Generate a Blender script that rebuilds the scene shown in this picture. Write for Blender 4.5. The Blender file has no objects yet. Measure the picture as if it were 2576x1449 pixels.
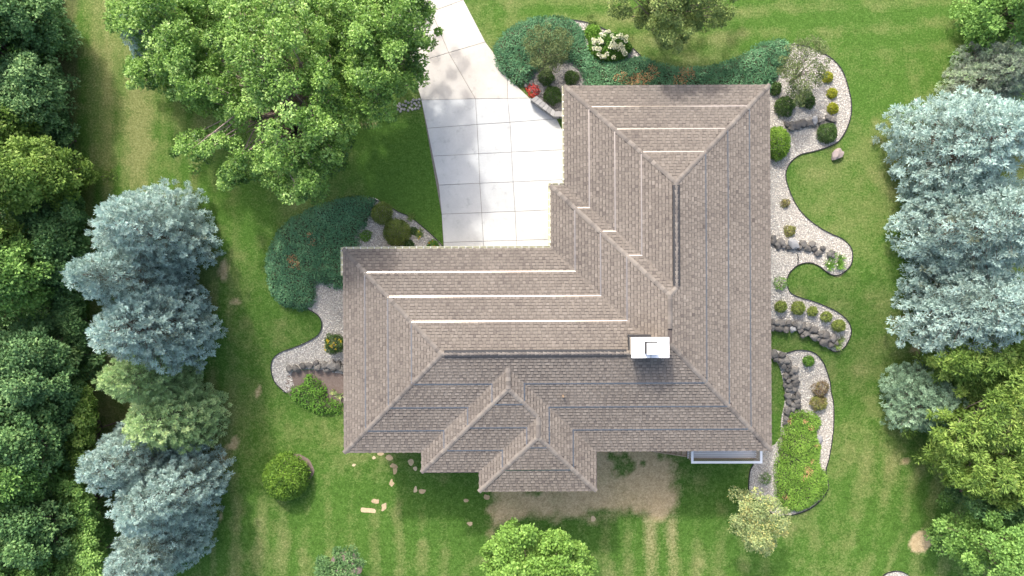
import bpy, math, random
import numpy as np
from mathutils import Vector
from mathutils.geometry import delaunay_2d_cdt

# ------------------------------------------------------------------ camera, sky, sun, exposure
sc = bpy.context.scene
F, CX, CY, H = 1740.0, 1288.0, 724.5, 42.4          # focal length and centre in picture units, camera height
cam_d = bpy.data.cameras.new('camera')
cam_d.sensor_fit = 'HORIZONTAL'; cam_d.angle = 2*math.atan(CX/F)
cam_d.clip_start = .5; cam_d.clip_end = 2000
cam = bpy.data.objects.new('camera', cam_d); sc.collection.objects.link(cam)
cam.location = (0, 0, H); sc.camera = cam

SUN_EL, SUN_AZ = 43.0, -20.5                         # azimuth from +Y, clockwise
world = bpy.data.worlds.new('World'); sc.world = world; world.use_nodes = True
wn = world.node_tree.nodes; wl = world.node_tree.links
bg = wn.get('Background') or wn.new('ShaderNodeBackground')
sky = wn.new('ShaderNodeTexSky'); sky.sky_type = 'NISHITA'; sky.sun_disc = False
sky.sun_elevation = math.radians(SUN_EL); sky.sun_rotation = math.radians(SUN_AZ)
sky.air_density = 1.0; sky.dust_density = 5; sky.ozone_density = .8
wl.new(sky.outputs[0], bg.inputs[0]); bg.inputs[1].default_value = .15
sd = bpy.data.lights.new('sun', 'SUN'); sd.energy = 1.5; sd.angle = math.radians(3); sd.color = (1, .97, .925)
sun = bpy.data.objects.new('sun', sd); sc.collection.objects.link(sun)
ce = math.cos(math.radians(SUN_EL)); az = math.radians(SUN_AZ)
sdir = Vector((-math.sin(az)*ce, -math.cos(az)*ce, -math.sin(math.radians(SUN_EL))))
sun.rotation_euler = sdir.to_track_quat('-Z', 'Y').to_euler(); sun.location = (-10, 30, 60)
vs = sc.view_settings; vs.view_transform = 'Standard'; vs.look = 'None'; vs.gamma = 1; vs.use_curve_mapping = False
vs.exposure = 1.38
sc.cycles.max_bounces = 6; sc.cycles.diffuse_bounces = 3; sc.cycles.transparent_max_bounces = 4
sc.cycles.use_denoising = True

# ------------------------------------------------------------------ helpers
COL = sc.collection
rng = np.random.default_rng(7)

def terr(x, y):
    t = np.clip((2.0-np.asarray(y, float))/11.0, 0, 1); return -2.6*t*t*(3-2*t)
def P(px, py, z):
    return np.array([(px-CX)/F*(H-z), -(py-CY)/F*(H-z), z])
def G(px, py, dz=0.):
    z = 0.
    for _ in range(8):
        p = P(px, py, z); z = float(terr(p[0], p[1]))+dz
    return P(px, py, z)
def norm(a):
    return a/np.maximum(np.linalg.norm(a, axis=-1, keepdims=True), 1e-9)

class VN:                                            # value noise
    def __init__(s, seed): s.t = np.random.default_rng(seed).random((256, 256))
    def __call__(s, x, y):
        x = np.asarray(x, float); y = np.asarray(y, float)
        xi = np.floor(x).astype(int); yi = np.floor(y).astype(int); fx = x-xi; fy = y-yi
        fx = fx*fx*(3-2*fx); fy = fy*fy*(3-2*fy); t = s.t
        g = lambda a, b: t[a % 256, b % 256]
        return (g(xi, yi)*(1-fx)+g(xi+1, yi)*fx)*(1-fy)+(g(xi, yi+1)*(1-fx)+g(xi+1, yi+1)*fx)*fy
    def fbm(s, x, y, o=4):
        r = 0; a = .5; tot = 0
        for k in range(o):
            r = r+a*s(x*2**k+17*k, y*2**k+31*k); tot += a; a *= .5
        return r/tot
N1, N2, N3 = VN(1), VN(2), VN(3)

def in_poly(x, y, poly):
    poly = np.asarray(poly); ins = np.zeros(np.shape(x), bool); j = len(poly)-1
    for i in range(len(poly)):
        xi, yi = poly[i][:2]; xj, yj = poly[j][:2]
        c = ((yi > y) != (yj > y)) & (x < (xj-xi)*(y-yi)/((yj-yi) if yj != yi else 1e-9)+xi)
        ins ^= c; j = i
    return ins
def edge_dist(x, y, poly):
    poly = np.asarray(poly); d = np.full(np.shape(x), 1e9)
    for i in range(len(poly)):
        a = poly[i][:2]; b = poly[(i+1) % len(poly)][:2]; ab = b-a; L = max(ab@ab, 1e-12)
        t = np.clip(((x-a[0])*ab[0]+(y-a[1])*ab[1])/L, 0, 1)
        d = np.minimum(d, np.hypot(x-a[0]-t*ab[0], y-a[1]-t*ab[1]))
    return d
def sdist(x, y, poly):
    d = edge_dist(x, y, poly); return np.where(in_poly(x, y, poly), d, -d)
def smooth_poly(p, n=5, closed=True):
    p = np.asarray(p, float); m = len(p); out = []
    for i in range(m if closed else m-1):
        g = (lambda k: p[k % m]) if closed else (lambda k: p[min(max(k, 0), m-1)])
        a, b, c, d = g(i-1), g(i), g(i+1), g(i+2)
        for k in range(n):
            t = k/n
            out.append(.5*((2*b)+(-a+c)*t+(2*a-5*b+4*c-d)*t*t+(-a+3*b-3*c+d)*t**3))
    if not closed: out.append(p[-1])
    return np.array(out)
def gpoly(px, sm=4, dz=0.):
    p = smooth_poly(px, sm) if sm > 1 else np.asarray(px, float)
    return np.array([G(a, b, dz) for a, b in p])

def mk(name, V, Fc, mat, parent=None, origin=None, attr=None, smooth=False):
    """V (n,3); Fc array (m,k) or list of tuples; attr {name: per-face floats}"""
    V = np.asarray(V, float)
    if origin is not None: V = V-np.asarray(origin)
    me = bpy.data.meshes.new(name)
    if isinstance(Fc, np.ndarray):
        m, k = Fc.shape
        me.vertices.add(len(V)); me.vertices.foreach_set('co', V.astype(np.float32).ravel())
        me.loops.add(m*k); me.loops.foreach_set('vertex_index', Fc.astype(np.int32).ravel())
        me.polygons.add(m); me.polygons.foreach_set('loop_start', np.arange(0, m*k, k, dtype=np.int32))
        me.update(calc_edges=True)
    else:
        me.from_pydata(V.tolist(), [], [tuple(int(q) for q in f) for f in Fc]); me.update()
    if attr:
        for an, av in attr.items():
            dom = 'FACE' if len(av) == len(me.polygons) else 'POINT'
            a = me.attributes.new(an, 'FLOAT', dom); a.data.foreach_set('value', np.asarray(av, np.float32))
    if smooth: me.polygons.foreach_set('use_smooth', np.ones(len(me.polygons), bool))
    if mat is not None: me.materials.append(mat)
    o = bpy.data.objects.new(name, me); COL.objects.link(o)
    if parent is not None: o.parent = parent
    return o
def tag(o, label=None, cat=None, group=None, kind=None):
    if label: o['label'] = label
    if cat: o['category'] = cat
    if group: o['group'] = group
    if kind: o['kind'] = kind
    return o
def thing(name, label, cat, loc=(0, 0, 0), group=None, rz=0.):
    o = bpy.data.objects.new(name, None); COL.objects.link(o); o.empty_display_size = .3
    o.location = tuple(float(v) for v in loc); o.rotation_euler[2] = rz
    return tag(o, label, cat, group)
def copy_tree(o, parent=None):
    c = o.copy(); COL.objects.link(c); c.parent = parent
    for ch in o.children: copy_tree(ch, c)
    return c

class MB:                                            # collects small solids into one mesh
    def __init__(s): s.v = []; s.f = []; s.t = []
    def add(s, v, f, t=.5):
        b = len(s.v); s.v += [tuple(map(float, q)) for q in v]; s.f += [tuple(b+i for i in q) for q in f]; s.t += [t]*len(f); return s
    def box(s, x0, x1, y0, y1, z0, z1, t=.5):
        v = [(x0, y0, z0), (x1, y0, z0), (x1, y1, z0), (x0, y1, z0), (x0, y0, z1), (x1, y0, z1), (x1, y1, z1), (x0, y1, z1)]
        return s.add(v, [(3, 2, 1, 0), (4, 5, 6, 7), (0, 1, 5, 4), (1, 2, 6, 5), (2, 3, 7, 6), (3, 0, 4, 7)], t)
    def bar(s, a, b, w, h, t=.5):                    # box beam from a to b
        a = np.array(a, float); b = np.array(b, float); d = norm(b-a); up = np.array([0, 0, 1.])
        if abs(d[2]) > .95: up = np.array([0, 1., 0])
        sd = norm(np.cross(d, up))*w/2; uu = norm(np.cross(sd, d))*h/2
        v = [a-sd-uu, a+sd-uu, a+sd+uu, a-sd+uu, b-sd-uu, b+sd-uu, b+sd+uu, b-sd+uu]
        return s.add(v, [(0, 1, 2, 3), (7, 6, 5, 4), (0, 4, 5, 1), (1, 5, 6, 2), (2, 6, 7, 3), (3, 7, 4, 0)], t)
    def tube(s, pts, rad, n=6, t=.5):
        pts = np.asarray(pts, float); m = len(pts); v = []; f = []
        for i in range(m):
            d = norm(pts[min(i+1, m-1)]-pts[max(i-1, 0)]); up = np.array([1., 0, 0]) if abs(d[2]) > .8 else np.array([0, 0, 1.])
            a = norm(np.cross(d, up)); b = np.cross(d, a)
            for k in range(n):
                q = 2*math.pi*k/n; v.append(pts[i]+rad[i]*(a*math.cos(q)+b*math.sin(q)))
        for i in range(m-1):
            for k in range(n): f.append((i*n+k, i*n+(k+1) % n, (i+1)*n+(k+1) % n, (i+1)*n+k))
        f.append(tuple(range(n))[::-1]); f.append(tuple(range((m-1)*n, m*n)))
        return s.add(v, f, t)
    def build(s, name, mat, parent=None, origin=None, smooth=False):
        return mk(name, s.v, s.f, mat, parent, origin, {'tone': s.t}, smooth)

# ------------------------------------------------------------------ materials
def nmat(name):
    m = bpy.data.materials.new(name); m.use_nodes = True
    return m, m.node_tree.nodes, m.node_tree.links, m.node_tree.nodes['Principled BSDF']
def ramp(n, stops, interp='LINEAR'):
    r = n.new('ShaderNodeValToRGB'); r.color_ramp.interpolation = interp; e = r.color_ramp.elements
    while len(e) < len(stops): e.new(.5)
    for q, (p, c) in zip(e, stops): q.position = p; q.color = (*c, 1)
    return r
def mathn(n, l, op, a, b=None, c=None):
    m = n.new('ShaderNodeMath'); m.operation = op
    for i, v in enumerate((a, b, c)):
        if v is None: continue
        if isinstance(v, (int, float)): m.inputs[i].default_value = v
        else: l.new(v, m.inputs[i])
    return m.outputs[0]
def noise(n, l, scale, detail=4, rough=.6, coord='Object'):
    tc = n.new('ShaderNodeTexCoord'); t = n.new('ShaderNodeTexNoise')
    t.inputs['Scale'].default_value = scale; t.inputs['Detail'].default_value = detail; t.inputs['Roughness'].default_value = rough
    l.new(tc.outputs[coord], t.inputs['Vector']); return t.outputs['Fac']
def attrn(n, name):
    a = n.new('ShaderNodeAttribute'); a.attribute_name = name; return a.outputs['Fac']
def mixc(n, l, fac, a, b, mode='MIX'):
    m = n.new('ShaderNodeMix'); m.data_type = 'RGBA'; m.blend_type = mode
    for i, v in ((0, fac), (6, a), (7, b)):
        if isinstance(v, (int, float)): m.inputs[i].default_value = v
        elif isinstance(v, tuple): m.inputs[i].default_value = (*v, 1)
        else: l.new(v, m.inputs[i])
    return m.outputs[2]
def bump(n, l, h, bs, strength, dist):
    b = n.new('ShaderNodeBump'); b.inputs['Strength'].default_value = strength; b.inputs['Distance'].default_value = dist
    l.new(h, b.inputs['Height']); l.new(b.outputs[0], bs.inputs['Normal'])

def leaf_mat(name, cols, trans=.25, rough=.6, spec=.3):
    m, n, l, b = nmat(name)
    oi = n.new('ShaderNodeObjectInfo')
    t = mathn(n, l, 'ADD', attrn(n, 'tone'), mathn(n, l, 'MULTIPLY', mathn(n, l, 'SUBTRACT', oi.outputs['Random'], .5), .08))
    r = ramp(n, [(i/(len(cols)-1), c) for i, c in enumerate(cols)]); l.new(t, r.inputs[0])
    l.new(r.outputs[0], b.inputs['Base Color']); b.inputs['Roughness'].default_value = rough
    b.inputs['Specular IOR Level'].default_value = spec
    tr = n.new('ShaderNodeBsdfTranslucent'); l.new(r.outputs[0], tr.inputs[0])
    mx = n.new('ShaderNodeMixShader'); mx.inputs[0].default_value = trans
    l.new(b.outputs[0], mx.inputs[1]); l.new(tr.outputs[0], mx.inputs[2])
    l.new(mx.outputs[0], n['Material Output'].inputs[0]); return m
def plain(name, col, rough=.7, var=.25, scale=6, bmp=0., metallic=0., spec=.3):
    m, n, l, b = nmat(name)
    f = noise(n, l, scale, 5)
    r = ramp(n, [(.25, tuple(c*(1-var) for c in col)), (.75, tuple(min(c*(1+var), 1) for c in col))]); l.new(f, r.inputs[0])
    l.new(r.outputs[0], b.inputs['Base Color']); b.inputs['Roughness'].default_value = rough; b.inputs['Metallic'].default_value = metallic
    b.inputs['Specular IOR Level'].default_value = spec
    if bmp: bump(n, l, noise(n, l, scale*4, 4), b, .6, bmp)
    return m
def toned(name, cols, rough=.85, nscale=3., namt=.25, bmp=0., obj=True, fine=60):
    """colour by per-face tone, object random and noise"""
    m, n, l, b = nmat(name)
    t = attrn(n, 'tone')
    f = noise(n, l, nscale, 4)
    t = mathn(n, l, 'ADD', t, mathn(n, l, 'MULTIPLY', mathn(n, l, 'SUBTRACT', f, .5), namt))
    f2 = noise(n, l, fine, 2)
    t = mathn(n, l, 'ADD', t, mathn(n, l, 'MULTIPLY', mathn(n, l, 'SUBTRACT', f2, .5), .3))
    if obj:
        oi = n.new('ShaderNodeObjectInfo')
        t = mathn(n, l, 'ADD', t, mathn(n, l, 'MULTIPLY', mathn(n, l, 'SUBTRACT', oi.outputs['Random'], .5), .5))
    r = ramp(n, [(i/(len(cols)-1), c) for i, c in enumerate(cols)]); l.new(t, r.inputs[0])
    l.new(r.outputs[0], b.inputs['Base Color']); b.inputs['Roughness'].default_value = rough
    b.inputs['Specular IOR Level'].default_value = .25
    if bmp: bump(n, l, noise(n, l, nscale*8, 5), b, .7, bmp)
    return m

M = {}
def lawn_mat():
    m, n, l, b = nmat('lawn')
    f1 = noise(n, l, 9, 6, .72); f2 = noise(n, l, .9, 5, .6); f3 = noise(n, l, 34, 3, .7); f5 = noise(n, l, 3.2, 5, .7)
    g = mathn(n, l, 'ADD', mathn(n, l, 'ADD', mathn(n, l, 'MULTIPLY', f1, .45), mathn(n, l, 'MULTIPLY', f5, .2)), mathn(n, l, 'MULTIPLY', f3, .35))
    g = mathn(n, l, 'ADD', mathn(n, l, 'MULTIPLY', mathn(n, l, 'SUBTRACT', g, .5), 3.2), .5)
    green = ramp(n, [(0, (.020, .054, .008)), (.5, (.067, .146, .022)), (1, (.165, .28, .068))]); l.new(g, green.inputs[0])
    dryc = ramp(n, [(0, (.075, .092, .028)), (.5, (.19, .215, .075)), (1, (.36, .37, .17))]); l.new(g, dryc.inputs[0])
    straw = ramp(n, [(0, (.24, .175, .085)), (.5, (.50, .385, .22)), (1, (.72, .59, .38))]); l.new(g, straw.inputs[0])
    soil = ramp(n, [(0, (.03, .03, .016)), (.5, (.085, .08, .042)), (1, (.18, .15, .095))]); l.new(g, soil.inputs[0])
    d = mathn(n, l, 'ADD', attrn(n, 'dry'), mathn(n, l, 'MULTIPLY', mathn(n, l, 'SUBTRACT', f2, .5), 1.5))
    d = mathn(n, l, 'ADD', d, mathn(n, l, 'MULTIPLY', mathn(n, l, 'SUBTRACT', f1, .5), 1.5))
    cl = n.new('ShaderNodeClamp'); l.new(d, cl.inputs[0])
    c = mixc(n, l, cl.outputs[0], green.outputs[0], dryc.outputs[0])
    s = mathn(n, l, 'ADD', attrn(n, 'straw'), mathn(n, l, 'MULTIPLY', mathn(n, l, 'SUBTRACT', f1, .5), .7))
    s = mathn(n, l, 'MULTIPLY', s, mathn(n, l, 'GREATER_THAN', attrn(n, 'straw'), .02))
    cl2 = n.new('ShaderNodeClamp'); l.new(s, cl2.inputs[0])
    c = mixc(n, l, cl2.outputs[0], c, straw.outputs[0])
    c = mixc(n, l, attrn(n, 'soil'), c, soil.outputs[0])
    l.new(c, b.inputs['Base Color']); b.inputs['Roughness'].default_value = .9; b.inputs['Specular IOR Level'].default_value = .1
    bump(n, l, g, b, .9, .05)
    return m
M['lawn'] = lawn_mat()

def concrete(name, c0, c1):
    m, n, l, b = nmat(name)
    oi = n.new('ShaderNodeObjectInfo')
    f = noise(n, l, .55, 6, .62); f2 = noise(n, l, 9, 5, .7)
    t = mathn(n, l, 'ADD', mathn(n, l, 'MULTIPLY', f, .7), mathn(n, l, 'MULTIPLY', f2, .3))
    t = mathn(n, l, 'ADD', t, mathn(n, l, 'MULTIPLY', mathn(n, l, 'SUBTRACT', oi.outputs['Random'], .5), .18))
    r = ramp(n, [(.28, c0), (.62, c1)]); l.new(t, r.inputs[0])
    f4 = noise(n, l, 1.6, 8, .75)                    # blotchy grey stains
    st = ramp(n, [(.56, (1, 1, 1)), (.72, (.74, .75, .75))]); l.new(f4, st.inputs[0])
    l.new(mixc(n, l, 1., r.outputs[0], st.outputs[0], 'MULTIPLY'), b.inputs['Base Color'])
    b.inputs['Roughness'].default_value = .9; b.inputs['Specular IOR Level'].default_value = .2
    bump(n, l, noise(n, l, 60, 3), b, .3, .004)
    return m
M['slab_warm'] = concrete('concrete_warm', (.40, .375, .335), (.495, .47, .425))
M['slab_cool'] = concrete('concrete_cool', (.37, .38, .375), (.475, .485, .475))
M['joint'] = plain('joint', (.19, .175, .15), .95)
M['shingle'] = toned('shingle', [(0.064, 0.055, 0.050), (0.115, 0.099, 0.087), (0.160, 0.139, 0.118), (0.198, 0.173, 0.147), (0.238, 0.211, 0.179)], .92, .35, .55, .003, obj=False, fine=45)
M['cap'] = toned('ridge_cap', [(0.113, 0.100, 0.089), (0.158, 0.140, 0.123), (0.211, 0.188, 0.161)], .92, 1.2, .3, .003)
M['underlay'] = plain('underlay', (.085, .072, .066), .95)
M['flash'] = plain('strip_metal', (.40, .355, .31), .30, .06, 3, metallic=1.)
M['white'] = plain('white_paint', (.80, .80, .79), .5, .04, 3)
M['cream'] = plain('cream_paint', (.62, .60, .42), .5, .1, 4)
M['siding'] = plain('siding', (.52, .47, .40), .7, .08, 2)
M['glass'] = plain('window_glass', (.03, .035, .04), .08, .1, 1, spec=.8)
M['dark'] = plain('dark_metal', (.035, .035, .037), .6)
M['deckboard'] = toned('deck_board', [(.62, .60, .60), (.72, .70, .70), (.8, .78, .78)], .8, 2, .2)
M['cedarwood'] = plain('cedar_wood', (.42, .32, .23), .8, .25, 10)
M['wood'] = plain('tan_wood', (.27, .19, .12), .8, .3, 10)
M['bark'] = plain('bark', (.16, .12, .10), .95, .4, 12, .02)
M['bark_birch'] = plain('bark_birch', (.33, .25, .22), .95, .4, 9, .02)
M['gravel'] = toned('gravel_base', [(0.205, 0.194, 0.171), (0.324, 0.304, 0.270), (0.454, 0.430, 0.382)], .95, 22, 1.0, .02, obj=False, fine=40)
M['pebble'] = toned('pebble', [(0.259, 0.247, 0.223), (0.454, 0.430, 0.386), (0.605, 0.572, 0.515), (0.756, 0.724, 0.658)], .9, 8, .1, obj=False)
M['pebble_grey'] = toned('pebble_grey', [(.12, .115, .11), (.22, .21, .20), (.34, .33, .31)], .9, 8, .1, obj=False)
M['edging'] = plain('edging_plastic', (.022, .022, .024), .6)
M['mulch'] = toned('mulch', [(.10, .07, .06), (.19, .145, .12), (.28, .23, .20)], .95, 14, 1.2, .03, obj=False)
M['boulder'] = toned('boulder', [(0.057, 0.057, 0.054), (0.102, 0.097, 0.091), (0.149, 0.141, 0.130), (0.210, 0.205, 0.191)], .92, 2.5, .5, .02)
M['pale_stone'] = toned('pale_boulder', [(0.170, 0.178, 0.187), (0.230, 0.238, 0.246), (0.289, 0.289, 0.289)], .8, 3, .4, .01)
M['pink_stone'] = toned('pink_boulder', [(0.208, 0.168, 0.160), (0.304, 0.256, 0.240), (0.384, 0.336, 0.320)], .9, 3, .5, .02)
M['block'] = toned('wall_block', [(0.187, 0.184, 0.176), (0.259, 0.252, 0.241), (0.331, 0.324, 0.310)], .92, 3, .5, .01)
M['straw'] = toned('straw_patch', [(.30, .22, .12), (.46, .36, .22), (.60, .50, .33)], .95, 9, 1.0, .02)
M['sand'] = toned('sand', [(.34, .29, .17), (.47, .41, .27), (.56, .50, .36)], .95, 3, .8, .01)

M['spruce'] = leaf_mat('needles_blue', [(0.155, 0.172, 0.098), (0.288, 0.395, 0.352), (0.444, 0.596, 0.538), (0.576, 0.744, 0.680)], .18)
M['spruce_green'] = leaf_mat('needles_green', [(0.103, 0.151, 0.049), (0.264, 0.405, 0.162), (0.466, 0.647, 0.292), (0.729, 0.850, 0.389)], .15)
M['spruce_grey'] = leaf_mat('needles_grey', [(0.059, 0.095, 0.053), (0.166, 0.270, 0.161), (0.295, 0.445, 0.289), (0.426, 0.593, 0.396)], .12)
M['fir_dull'] = leaf_mat('needles_dull', [(0.135, 0.139, 0.112), (0.243, 0.271, 0.224), (0.351, 0.434, 0.308), (0.432, 0.589, 0.308)], .1)
M['birch'] = leaf_mat('leaves_birch', [(0.046, 0.106, 0.018), (0.134, 0.263, 0.045), (0.279, 0.459, 0.098), (0.475, 0.661, 0.213)], .3, .45, .4)
M['top'] = leaf_mat('leaves_top', [(.045, .075, .018), (.13, .19, .05), (.25, .33, .09), (.42, .47, .17)], .3)
M['linden'] = leaf_mat('leaves_linden', [(0.062, 0.134, 0.021), (0.145, 0.279, 0.047), (0.239, 0.414, 0.083), (0.373, 0.517, 0.134)], .3)
M['wood_dark'] = leaf_mat('leaves_dark', [(0.033, 0.082, 0.027), (0.082, 0.178, 0.059), (0.149, 0.280, 0.091), (0.242, 0.391, 0.137)], .25)
M['wood_blue'] = leaf_mat('leaves_bluish', [(0.040, 0.094, 0.031), (0.090, 0.188, 0.066), (0.169, 0.300, 0.111), (0.292, 0.444, 0.165)], .25)
M['wood_mid'] = leaf_mat('leaves_mid', [(0.055, 0.128, 0.029), (0.139, 0.276, 0.060), (0.240, 0.424, 0.100), (0.369, 0.571, 0.160)], .3)
M['wood_lime'] = leaf_mat('leaves_lime', [(0.075, 0.148, 0.028), (0.181, 0.296, 0.054), (0.317, 0.459, 0.103), (0.513, 0.637, 0.191)], .35)
M['cedar'] = leaf_mat('sprays_cedar', [(0.053, 0.106, 0.020), (0.133, 0.230, 0.041), (0.239, 0.365, 0.072), (0.398, 0.506, 0.134)], .25)
M['twigs'] = plain('juniper_twigs', (.055, .062, .032), .95, .4, 8)
M['juniper'] = leaf_mat('juniper', [(0.029, 0.085, 0.037), (0.065, 0.172, 0.077), (0.112, 0.258, 0.119), (0.185, 0.357, 0.174), (0.395, 0.225, 0.099), (0.473, 0.278, 0.129)], .1)
M['juniper_lime'] = leaf_mat('juniper_lime', [(0.062, 0.127, 0.014), (0.125, 0.253, 0.030), (0.188, 0.345, 0.048), (0.275, 0.425, 0.084), (0.500, 0.299, 0.132), (0.525, 0.310, 0.168)], .2)
M['box'] = leaf_mat('leaves_box', [(.06, .085, .02), (.13, .18, .035), (.21, .27, .06), (.31, .36, .10)], .2)
M['box_dark'] = leaf_mat('leaves_box_dark', [(.018, .042, .010), (.045, .095, .02), (.08, .15, .032), (.13, .22, .05)], .2)
M['gold'] = leaf_mat('leaves_gold', [(.12, .14, .01), (.26, .29, .02), (.38, .4, .035), (.5, .5, .08)], .25)
M['ball'] = leaf_mat('leaves_ball', [(0.039, 0.091, 0.013), (0.104, 0.208, 0.026), (0.182, 0.325, 0.039), (0.286, 0.429, 0.065)], .25)
M['olive'] = leaf_mat('leaves_olive', [(0.052, 0.076, 0.025), (0.112, 0.148, 0.050), (0.173, 0.224, 0.084), (0.251, 0.306, 0.134)], .2)
M['crab'] = leaf_mat('leaves_crab', [(.10, .14, .05), (.22, .29, .11), (.36, .44, .19), (.50, .46, .16)], .25)
M['perennial'] = leaf_mat('leaves_perennial', [(.05, .12, .02), (.11, .25, .035), (.18, .36, .05), (.28, .45, .08)], .3)
M['blade'] = leaf_mat('leaves_blade', [(.06, .12, .03), (.13, .22, .05), (.22, .3, .08), (.34, .36, .13)], .3)
M['redleaf'] = leaf_mat('leaves_red', [(.3, .02, .02), (.5, .04, .035), (.62, .07, .06), (.4, .1, .05)], .2)
M['brownleaf'] = leaf_mat('leaves_brown', [(.12, .085, .045), (.22, .16, .09), (.25, .24, .08), (.28, .32, .08)], .2)
M['petal'] = leaf_mat('petals_cream', [(.6, .6, .4), (.78, .78, .58), (.85, .85, .7)], .2)
M['yellow'] = leaf_mat('petals_yellow', [(.5, .36, .02), (.65, .5, .04), (.75, .62, .08)], .2)
M['orange'] = leaf_mat('petals_orange', [(.6, .15, .02), (.7, .25, .03), (.75, .4, .05)], .2)

# ------------------------------------------------------------------ lawn: one sheet out to the horizon
def axis(lo, hi, st, far):
    a = np.arange(lo, hi+st, st); e = np.geomspace(1, far, 14)
    return np.concatenate([lo-e[::-1], a, hi+e])
gx, gy = axis(-37, 37, .19, 500), axis(-22, 22, .19, 500)
X, Y = np.meshgrid(gx, gy); Z = terr(X, Y)
U = CX+X/(H-Z)*F; W = CY-Y/(H-Z)*F
lo = N1.fbm(X*.25, Y*.25, 4)
dry = .19+(lo-.5)*1.1
wob = (N2.fbm(U*.012, W*.012, 3)-.5)*26
def sstep(a, b, v): t = np.clip((v-a)/(b-a), 0, 1); return t*t*(3-2*t)
vert = np.sin((U+wob*.5)*2*math.pi/58)
left = 1-sstep(520, 700, U)
dry += left*(.08+.13*np.sin((U+wob*.4)*2*math.pi/44)*(.4+N3.fbm(U*.03, W*.006, 3))+1.3*(N1.fbm(U*.045, W*.0035+9, 4)-.5))
dry += left*.34*np.exp(-((U+wob*.3-258-(W<250)*(250-W)*.02)/20)**2)*sstep(620, 200, W)
dry += left*.30*np.exp(-((U+wob*.3-345)/22)**2)*sstep(170, 260, W)*sstep(560, 400, W)
low = sstep(1180, 1300, W)*(1-sstep(1850, 2150, U))
dry += low*.32*vert*(.3+1.2*N3.fbm(U*.01, W*.006, 2))-low*.06
topr = sstep(1150, 1400, U)*sstep(200, 60, W)
dry += topr*.28*np.sin((W+.06*U+wob)*2*math.pi/62)
right = sstep(2080, 2200, U)*sstep(1100, 1180, W)
dry += right*.3*np.sin((U+.28*W+wob)*2*math.pi/64)
dry += .35*sstep(.6, .78, N2.fbm(X*.9+5, Y*.9, 4))
dark = np.exp(-(((U-1010)/120)**2+((W-440)/150)**2)); dry -= .55*dark  # birch shadow beside the driveway, painted into the grass colour
dry -= .35*np.exp(-(((U-1790)/100)**2+((W-1230)/90)**2))+.3*np.exp(-(((U-1020)/170)**2+((W-1250)/60)**2))  # house shadow on the rear lawn, painted as two darker green areas
# dormant straw-coloured area behind the house
brown = [(1500, 1120), (1690, 1120), (1703, 1200), (1706, 1245), (1690, 1300), (1650, 1312), (1590, 1296), (1540, 1290), (1480, 1302), (1400, 1312), (1330, 1300), (1270, 1320), (1233, 1335), (1233, 1235), (1360, 1180)]
sb = sdist(U, W, np.array(brown, float))+(N1.fbm(U*.035, W*.035, 4)-.5)*64
straw = sstep(-14, 22, sb)*(.72+.5*N3.fbm(U*.02, W*.02, 3))
for (a, b, ra, rb) in ((1565, 1172, 28, 30), (1538, 1150, 12, 12), (1618, 1165, 8, 8), (1660, 1148, 9, 12), (1345, 1240, 24, 10)):
    straw *= 1-.97*np.exp(-((((U-a)/ra)**2+((W-b)/rb)**2)+(N2.fbm(U*.08, W*.08, 3)-.5)*2.4)**3.)
tail = sstep(1590, 1620, U)*sstep(1712, 1690, U)*sstep(1290, 1310, W)*sstep(1480, 1330, W)
straw = np.maximum(straw, tail*.38*(.5+.5*vert))
for (a, b, ra, rb) in ((563, 680, 12, 30), (590, 760, 16, 8), (585, 1125, 20, 8), (560, 1150, 10, 26), (650, 985, 5, 16), (2310, 880, 22, 10), (2275, 1160, 16, 8), (1900, 1215, 14, 34),
                       (2110, 690, 10, 8), (590, 1110, 10, 20), (930, 310, 24, 10), (555, 1300, 6, 16), (2360, 1180, 14, 20), (2314, 1368, 27, 25), (2315, 1343, 12, 10)):
    e = ((U-a)/ra)**2+((W-b)/rb)**2+(N2.fbm(U*.06, W*.06, 3)-.5)*1.6
    straw = np.maximum(straw, (1.1 if a == 2314 or a == 2315 else .75)*sstep(1.2, .6 if a == 2314 else .3, e))
soil = sstep(190, 145, U+(N1.fbm(U*.02, W*.02, 3)-.5)*60)*.9
soil = np.maximum(soil, .55*sstep(205, 185, U+(N1.fbm(U*.03, W*.03)-.5)*50)*sstep(420, 250, W))
for (a, b, ra, rb) in ((2520, 560, 190, 300), (2520, 1080, 150, 240), (2520, 150, 90, 110), (430, 680, 130, 200), (430, 1150, 130, 230)):
    soil = np.maximum(soil, .4*sstep(1.15, .7, ((U-a)/ra)**2+((W-b)/rb)**2+(N1.fbm(U*.03, W*.03, 3)-.5)*.7))
ny, nx = X.shape
idx = np.arange(nx*ny).reshape(ny, nx)
quads = np.stack([idx[:-1, :-1], idx[:-1, 1:], idx[1:, 1:], idx[1:, :-1]], -1).reshape(-1, 4)
lawn = mk('lawn', np.stack([X, Y, Z], -1).reshape(-1, 3), quads, M['lawn'], attr={'dry': dry.ravel(), 'straw': straw.ravel(), 'soil': soil.ravel()}, smooth=True)
tag(lawn, 'mown striped green lawn round the house', None, None, 'structure')

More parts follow.
